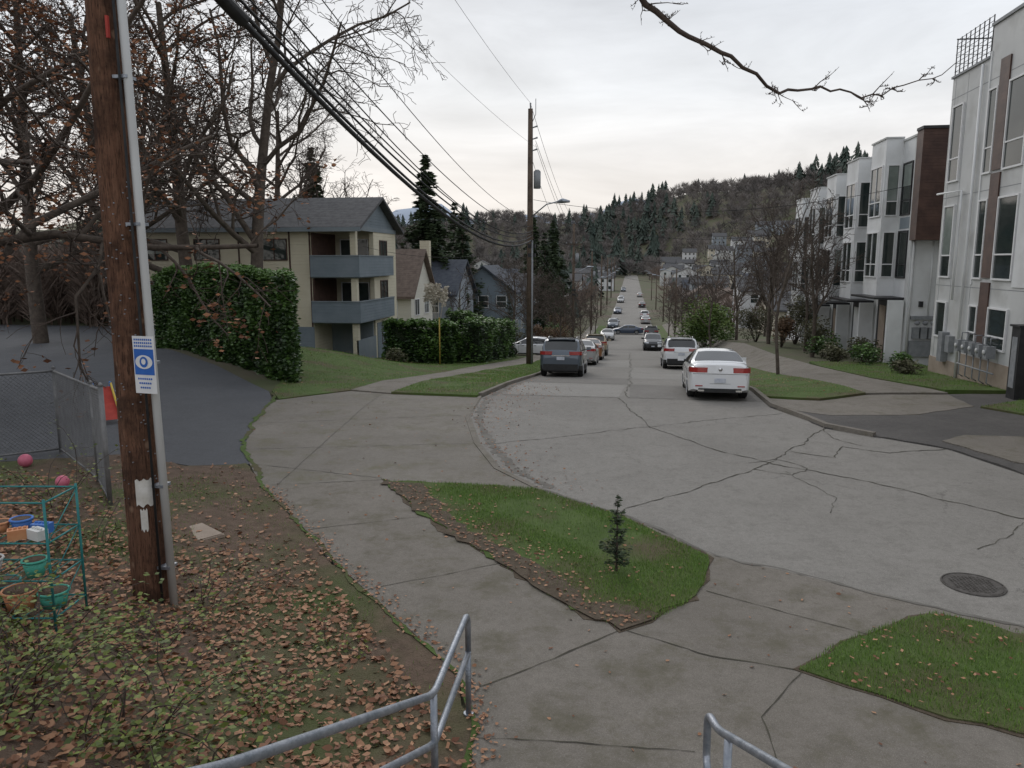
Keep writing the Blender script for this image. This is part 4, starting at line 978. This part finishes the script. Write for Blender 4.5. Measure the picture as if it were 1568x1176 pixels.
for a in (-.5,.5):
    for z0 in (.15,.5,.85): G['shelf_wires'].tube([(a,-.25,z0),(a,.25,z0+.35)],.005,4,m_teal)
G.finish('wire_storage_rack',(RX,RY,zr_),.15)
def pot(name,x,y,z,r0,r1,H,mat):
    G=Grp(); G['pot'].tube([(0,0,0),(0,0,H)],[r0,r1],18,mat); G['rim'].tube([(r1*math.cos(t*.349),r1*math.sin(t*.349),H) for t in range(19)],.012,6,mat); G['soil'].tube([(0,0,H),(0,0,H+.004)],r1*.9,18,m_dirt); G.finish(name,(x,y,z))
for nm,dx,dy,z,r0,r1,H,mt in [('green_plant_pot',.32,-.1,.51,.07,.1,.15,m_gr),('white_plant_pot',-.15,-.12,.51,.1,.13,.13,m_wp),('blue_toy_bucket',.05,.1,.86,.07,.09,.1,m_bl),('terracotta_plant_pot',.1,-.05,.16,.11,.15,.18,m_or),('orange_toy_bucket',-.1,.02,.86,.06,.08,.09,m_or),('pink_toy_bucket',-.3,.08,.86,.05,.07,.08,m_pink),('green_plant_pot',.35,.05,.16,.1,.13,.14,m_gr),('teal_plastic_tub',-.25,.1,.16,.14,.17,.16,m_teal)]: pot(nm,RX+dx,RY+dy,zr_+z,r0,r1,H,mt)
for i,(x,y,mt) in enumerate([(.3,.05,m_bl),(.2,-.12,m_or),(-.3,-.12,m_ye),(-.18,-.15,m_pink),(.38,-.1,m_wp)]):
    G=Grp(); G.box('body',mt,-.08,.08,-.05,.05,0,.09)
    for k in range(4): G['studs'].tube([(-.055+k*.037,0,.09),(-.055+k*.037,0,.105)],.013,8,mt)
    G.finish('toy_block',(RX+x,RY+y,zr_+.86),i*.7)
def ball(name,x,y,r,mt,dz=0):
    bm=bmesh.new(); bmesh.ops.create_uvsphere(bm,u_segments=20,v_segments=12,radius=r); me=bpy.data.meshes.new(name); bm.to_mesh(me); bm.free(); me.materials.append(mt)
    for p_ in me.polygons: p_.use_smooth=True
    obj(name,me,None,(x,y,h(x,y)+r+.03+dz))
ball('pink_ball',-11.6,13.0,.13,m_pink); ball('pink_ball',-8.5,10.2,.1,m_pink,0)
G=Grp(); 
G['slide'].raw([(-.25,0,1.0),(.25,0,1.0),(.25,-.6,.55),(-.25,-.6,.55),(.25,-1.3,.15),(-.25,-1.3,.15)],[(0,1,2,3),(3,2,4,5)],m_red)
for x in (-.27,.27): G['side_rails'].tube([(x,0,1.1),(x,-.6,.65),(x,-1.3,.22)],.035,6,m_ye)
for x in (-.25,.25): G['ladder'].tube([(x,.45,0),(x,0,1.15)],.03,6,m_bl)
for k in range(4): G['ladder'].tube([(-.25,.4-k*.1,.15+k*.25),(.25,.4-k*.1,.15+k*.25)],.025,6,m_ye)
G.finish('toy_slide',(-13.3,17.6,h(-13.3,17.6)+.03),.8,scale=.8)
G=Grp(); G.box('slab',m_conc,-.32,.32,-.2,.2,0,.03); G.box('lip',m_conc,-.34,.34,-.22,.22,-.03,.015); G.finish('utility_box_lid',(-6.0,9.7,h(-6.0,9.7)+.03),-.6)
# ------------------------------------------------------------ cars
def lerpP(pts,x):
    if x<=pts[0][0]: return pts[0][1]
    for (a,b),(c,d) in zip(pts,pts[1:]):
        if x<=c: return b+(d-b)*(x-a)/(c-a)
    return pts[-1][1]
m_tyre=M('tyre_mat',(.018,.018,.018),(.03,.03,.03),8,.85); m_rim=M('alloy_rim_mat',(.4,.41,.42),(.5,.5,.51),5,.3,metal=.8); m_trim=M('black_trim_mat',(.02,.02,.02),(.03,.03,.03),8,.6)
m_tail=M('tail_lamp_mat',(.3,.01,.012),(.4,.02,.02),8,.15,spec=.8,coat=1); m_cglass=M('car_glass_mat',(.008,.01,.011),(.016,.02,.02),3,.03,spec=.7,coat=.4); m_plate=M('licence_plate_mat',(.45,.48,.55),(.6,.62,.66),14,.5); m_chrome=M('chrome_mat',(.6,.6,.6),(.7,.7,.7),5,.15,metal=1); m_head=M('head_lamp_mat',(.6,.62,.65),(.75,.77,.8),9,.1,spec=.9,coat=1)
def car_meshes(kind,paint):
    if kind=='sedan':
        L2=2.42; W=.915; top=[(-2.42,.80),(-2.40,1.04),(-2.3,1.09),(-1.85,1.12),(-1.02,1.41),(-.5,1.46),(.1,1.455),(.45,1.40),(1.32,1.0),(1.9,.88),(2.28,.76),(2.42,.6)]
        belt=[(-2.42,.78),(-2.38,.97),(-2.2,1.01),(-1.6,1.0),(1.2,.93),(2.0,.80),(2.42,.55)]; rear=(-1.8,-1.06); ws=(.48,1.28); cp_=(-1.85,-1.2); R_=.335; wy=(-1.4,1.42); clr=.2
    else:
        L2=2.36; W=.95; top=[(-2.36,.85),(-2.34,1.08),(-2.28,1.17),(-1.95,1.6),(-1.7,1.68),(-.6,1.72),(.2,1.69),(.5,1.62),(1.3,1.14),(1.9,1.05),(2.25,.9),(2.36,.7)]
        belt=[(-2.36,.82),(-2.33,1.05),(-2.2,1.1),(-1.6,1.1),(1.2,1.04),(2.0,.94),(2.36,.65)]; rear=(-2.27,-1.96); ws=(.52,1.26); cp_=(-2.3,-1.72); R_=.36; wy=(-1.38,1.42); clr=.26
    wd=[(-L2,W*.83),(-L2+.06,W*.9),(-L2+.25,W*.965),(-1.5,W),(1.4,W),(L2-.3,W*.93),(L2-.08,W*.8),(L2,W*.7)]
    ys=set(round(-L2+i*.11,3) for i in range(int(2*L2/.11)+1)); ys|={-L2,L2,rear[0],rear[1],ws[0],ws[1],cp_[1],-.14,-.06,-L2+.02,-L2+.06}|{t[0] for t in top}
    if kind=='sedan': ys|={-1.85}
    for w in wy:
        for k in range(13): ys.add(round(w+(R_+.05)*math.cos(math.pi*k/12),3))
    ys=sorted(y for y in ys if -L2<=y<=L2)
    rings=[]
    for y in ys:
        w=lerpP(wd,y); zt=lerpP(top,y); zbt=min(lerpP(belt,y),zt-.02); zb=clr+.1*max(0,(abs(y)-2.0)/.4)
        for a in wy:
            if abs(y-a)<R_+.05: zb=max(zb,R_-.01+math.sqrt(max(0,(R_+.05)**2-(y-a)**2)))
        wr=w*(1-.34*max(0,(zt-zbt-.05))/.42) if kind=='sedan' else w*(1-.22*max(0,(zt-zbt-.05))/.55)
        wr=min(wr,w*.9)
        z3=max(.52,zb+.05); z4=max(zbt-.16,z3+.03); z5=max(zbt-.03,z4+.02)
        rings.append([(0,y,zb),(w*.8,y,zb),(w*.985,y,zb+.03),(w,y,z3),(w*.995,y,z4),(w*.955,y,z5),(w*.9,y,max(zbt,z5+.015)),(wr,y,max(zt-.06,zbt+.004)),(wr*.88,y,max(zt-.012,zbt+.01)),(wr*.5,y,zt+.01),(0,y,zt+.016)])
    G=Grp(); K=11
    for sg in (1,-1):
        for i in range(len(ys)-1):
            a,b=rings[i],rings[i+1]; ym=(ys[i]+ys[i+1])/2
            for k in range(K-1):
                q=[a[k],b[k],b[k+1],a[k+1]]; q=[(p[0]*sg,p[1],p[2]) for p in q]
                if sg<0: q=q[::-1]
                mt=paint
                if k==0: mt=m_trim
                if k==1 or (k==2 and kind!='sedan'): mt=m_trim if kind!='sedan' else paint
                cab=lerpP(top,ym)-lerpP(belt,ym)>.12
                if k==6 and cab and cp_[1]<ym<ws[1]-.1 and not(-.14<ym<-.06): mt=m_cglass
                if k>=8 and (rear[0]<ym<rear[1] or ws[0]<ym<ws[1]): mt=m_cglass
                G['windows' if mt is m_cglass else 'body'].face(q,mt,True)
    for r in (rings[0],rings[-1]):
        p=[(x,y,z) for x,y,z in r]+[(-x,y,z) for x,y,z in r[::-1]]; p=p[1:-1]
        G['body'].face(p if r is rings[-1] else p[::-1],paint)
    for w in wy:
        for sg in (1,-1):
            x1=sg*(W-.02); x0=sg*(W-.25)
            G['tyres'].tube([(x0,w,R_),(x0+sg*.03,w,R_),(x1-sg*.03,w,R_),(x1,w,R_)],[R_-.04,R_,R_,R_-.04],28,m_tyre)
            G['hubs'].tube([(x1-sg*.02,w,R_),(x1+sg*.002,w,R_)],R_*.68,24,m_trim)
            for k in range(5):
                a=k*2*math.pi/5; c_,s_=math.cos(a),math.sin(a); r0,r1=.03,R_*.66
                v=[]
                for xx in (x1+sg*.001,x1+sg*.012):
                    for rr,t in ((r0,.04),(r1,.025),(r1,-.025),(r0,-.04)): v.append((xx,w+c_*rr-s_*t,R_+s_*rr+c_*t))
                G['rims'].raw(v,[(0,1,2,3),(4,5,6,7),(0,1,5,4),(1,2,6,5),(2,3,7,6),(3,0,4,7)],m_rim)
            G['rims'].tube([(x1+sg*.006,w+R_*.67*math.cos(t*.2618),R_+R_*.67*math.sin(t*.2618)) for t in range(25)],.014,6,m_rim)
    T=G['trim']
    T.box(-W*.72,W*.72,-L2+.25,L2-.25,.22,.6,m_trim)
    B_=-L2
    zl=.83 if kind=='sedan' else .98
    for sg in (1,-1):
        def cb(part,mat,x0,x1,y0,y1,z0,z1): G.box(part,mat,min(sg*x0,sg*x1),max(sg*x0,sg*x1),y0,y1,z0,z1)
        v=[]; xs=[(W*.42,B_-.012),(W*.72,B_-.012),(W*.86,B_+.03),(W*.955,B_+.13),(W*.985,B_+.30)]
        for (x,y) in xs: v+=[(sg*x,y,zl),(sg*x,y,zl+.15)]
        for (x,y) in xs: v+=[(sg*(x-.06),y+.08,zl),(sg*(x-.06),y+.08,zl+.15)]
        f=[(2*i,2*i+2,2*i+3,2*i+1) for i in range(4)]+[(2*i+1,2*i+3,2*i+13,2*i+11) for i in range(4)]+[(2*i,2*i+10,2*i+12,2*i+2) for i in range(4)]+[(0,1,11,10)]
        G['lamps'].raw(v,f,m_tail,False)
        cb('lamps',m_tail,W*.55,W*.78,B_-.025,B_+.02,.42,.45)
        v=[]; xs=[(W*.45,L2-.0),(W*.68,L2-.04),(W*.83,L2-.14),(W*.93,L2-.38)]
        z=(.62 if kind=='sedan' else .78)
        for (x,y) in xs: v+=[(sg*x,y+.02,z),(sg*x,y-.03,z+.13)]
        G['lamps'].raw(v,[(2*i,2*i+2,2*i+3,2*i+1) for i in range(3)],m_head)
        mz=1.0 if kind=='sedan' else 1.15
        cb('mirrors',paint,W+.0,W+.2,.72,.84,mz-.02,mz+.13); cb('mirrors',m_trim,W*.9,W+.05,.74,.8,mz-.02,mz+.02)
        for yy in (-.35,.6): cb('trim',m_chrome,W-.01,W+.02,yy-.09,yy+.09,.84 if kind=='sedan' else .94,.87 if kind=='sedan' else .97)
        for yy in (-1.0 if kind=='sedan' else -.95,-.1,.95): cb('trim',m_trim,W-.02,W+.003,yy-.006,yy+.006,.33,.86)
        cb('trim',m_trim,W*.9,W*.99,-1.0,1.0,clr-.02,clr+.07)
    if kind=='sedan':
        T.box(-.62,.62,B_-.022,B_+.05,.24,.36,m_trim); T.box(-.86*W,.86*W,B_-.006,B_+.03,.785,.795,m_trim)
        G.box('number_plate',m_plate,-.16,.16,B_-.03,B_-.012,.53,.66); T.tube([(0,B_-.02,.93),(0,B_+.0,.93)],.055,18,m_chrome)
        T.box(-.3,.3,B_-.006,B_+.01,.5,.505,m_trim)
        for sg in (1,-1): T.box(sg*.55-.09,sg*.55+.09,B_-.03,B_+.05,.27,.32,m_chrome)
    else:
        T.box(-W*.8,W*.8,B_-.04,B_+.06,.3,.58,m_trim); G.box('number_plate',m_plate,-.17,.17,B_-.03,B_-.01,.76,.9)
        T.box(-.4,.4,B_-.02,B_+.01,.93,.96,m_chrome); T.box(-.6,.6,B_+.34,B_+.62,1.64,1.69,paint)
        for sg in (1,-1): T.tube([(sg*.62,-1.5,1.7),(sg*.63,-1.3,1.76),(sg*.63,.1,1.76),(sg*.62,.3,1.7)],.018,6,m_chrome)
        T.box(-.02,.3,B_+.1,B_+.12,1.2,1.21,m_trim)
    T.box(-W*.42,W*.42,L2-.02,L2+.015,.36,.56,m_trim); T.box(-.16,.16,L2+.01,L2+.03,.42,.54,m_plate)
    ms=G.meshes('car_'+kind)
    for k,me in ms:
        if k in('body','windows'):
            bm=bmesh.new(); bm.from_mesh(me); bmesh.ops.remove_doubles(bm,verts=bm.verts[:],dist=.0005); bm.to_mesh(me); bm.free()
            me.set_sharp_from_angle(angle=math.radians(32))
    return ms
def paint(n,c,metal=.3): return M(n,c,tuple(v*1.04 for v in c),.5,.28,metal=metal,spec=.5,coat=1)
pw=paint('white_paint',(.74,.75,.76),0); pg=paint('slate_paint',(.075,.095,.12)); ps_=paint('silver_paint',(.4,.4,.39)); po=paint('copper_paint',(.3,.13,.05)); pgo=paint('gold_paint',(.38,.32,.22)); pb=paint('black_paint',(.02,.022,.025)); pdb=paint('navy_paint',(.03,.05,.09)); prd=paint('red_paint',(.25,.03,.03))
cars={}
def car(name,kind,p,x,y,rot=0,dz=.02):
    key=(kind,p.name)
    if key not in cars: cars[key]=car_meshes(kind,p)
    e=place(name,cars[key],(x,y,0),0,1)
    f=(math.cos(rot+math.pi/2),math.sin(rot+math.pi/2))
    za,zb_=h(x+f[0]*1.4,y+f[1]*1.4),h(x-f[0]*1.4,y-f[1]*1.4)
    e.location=(x,y,(za+zb_)/2+dz); e.rotation_euler=(math.atan2(za-zb_,2.8),0,rot)
car('white_sedan_car','sedan',pw,2.72,25.6,-.02); car('grey_suv_car','suv',pg,-2.95,35.4,0); car('white_suv_car','suv',pw,2.75,44.0,0)
car('silver_car','sedan',ps_,-2.8,46.5,0); car('copper_car','sedan',po,-2.7,54,0); car('gold_suv_car','suv',pgo,-2.7,63,0)
car('black_suv_car','suv',pb,2.3,80,math.pi); car('white_car','sedan',pw,-7.6,60,math.pi*.5)
car('navy_car','sedan',pdb,-.4,121,math.pi/2)
for y,sd,k,p in [(101,-1,'sedan',ps_),(108,1,'suv',pb),(134,-1,'suv',pg),(141,-1,'sedan',pw),(150,1,'sedan',ps_),(163,1,'suv',pw),(178,-1,'sedan',pdb),(203,1,'sedan',pb),(226,-1,'suv',ps_),(240,-1,'sedan',pw),(262,1,'sedan',ps_),(300,-1,'suv',pg)]:
    car('parked_car',k,p,sd*2.9,y,0 if sd>0 else math.pi)
# ------------------------------------------------------------ world & sun
w=bpy.data.worlds.new('World'); S.world=w; w.use_nodes=True; N=w.node_tree.nodes; L=w.node_tree.links; bg=N['Background']
sky=N.new('ShaderNodeTexSky'); sky.sky_type='NISHITA'; sky.sun_disc=False; sky.sun_elevation=math.radians(35); sky.sun_rotation=math.radians(-25); sky.air_density=1.5; sky.dust_density=3
tc=N.new('ShaderNodeTexCoord'); sx=N.new('ShaderNodeSeparateXYZ'); L.new(tc.outputs['Generated'],sx.inputs[0])
cr=N.new('ShaderNodeValToRGB'); L.new(sx.outputs[2],cr.inputs[0]); e=cr.color_ramp.elements
e[0].position=0; e[0].color=(.89,.84,.79,1); e[1].position=1; e[1].color=(.78,.81,.87,1)
for p_,c_ in ((.1,(.91,.88,.86)),(.2,(.83,.85,.88)),(.38,(.70,.74,.81))):
    q=cr.color_ramp.elements.new(p_); q.color=(*c_,1)
mp=N.new('ShaderNodeMapping'); mp.inputs['Scale'].default_value=(1.6,1.6,7); L.new(tc.outputs['Generated'],mp.inputs[0])
no=N.new('ShaderNodeTexNoise'); no.inputs['Scale'].default_value=1.5; no.inputs['Detail'].default_value=7; no.inputs['Roughness'].default_value=.58; no.inputs['Distortion'].default_value=.4; L.new(mp.outputs[0],no.inputs['Vector'])
mr=N.new('ShaderNodeMapRange'); mr.inputs[1].default_value=.32; mr.inputs[2].default_value=.66; mr.inputs[3].default_value=.84; mr.inputs[4].default_value=1.15; L.new(no.outputs['Fac'],mr.inputs[0])
sc=N.new('ShaderNodeVectorMath'); sc.operation='SCALE'; L.new(cr.outputs[0],sc.inputs[0]); L.new(mr.outputs[0],sc.inputs['Scale'])
s2=N.new('ShaderNodeVectorMath'); s2.operation='SCALE'; s2.inputs['Scale'].default_value=10; L.new(sc.outputs[0],s2.inputs[0])
mx=N.new('ShaderNodeMix'); mx.data_type='RGBA'; mx.inputs[0].default_value=.95; L.new(sky.outputs[0],mx.inputs[6]); L.new(s2.outputs[0],mx.inputs[7])
L.new(mx.outputs[2],bg.inputs[0]); bg.inputs[1].default_value=.1
sl=bpy.data.lights.new('sun','SUN'); sl.energy=.85; sl.angle=math.radians(30); sl.color=(1,.96,.91); so=bpy.data.objects.new('sun',sl); COL.objects.link(so)
d=Vector((math.sin(math.radians(-25))*math.cos(math.radians(35)),math.cos(math.radians(-25))*math.cos(math.radians(35)),math.sin(math.radians(35))))
so.rotation_euler=d.to_track_quat('Z','Y').to_euler()
cd=bpy.data.cameras.new('camera'); cam=bpy.data.objects.new('camera',cd); COL.objects.link(cam); S.camera=cam
cd.sensor_width=36; cd.lens=36*1180/1568; cd.clip_end=12000; cd.clip_start=.1
cam.location=(0,0,4.0); cam.rotation_euler=(math.radians(90)-math.atan(188/1180),0,math.radians(8.72))
S.view_settings.view_transform='Standard'; S.view_settings.look='None'; S.view_settings.exposure=0
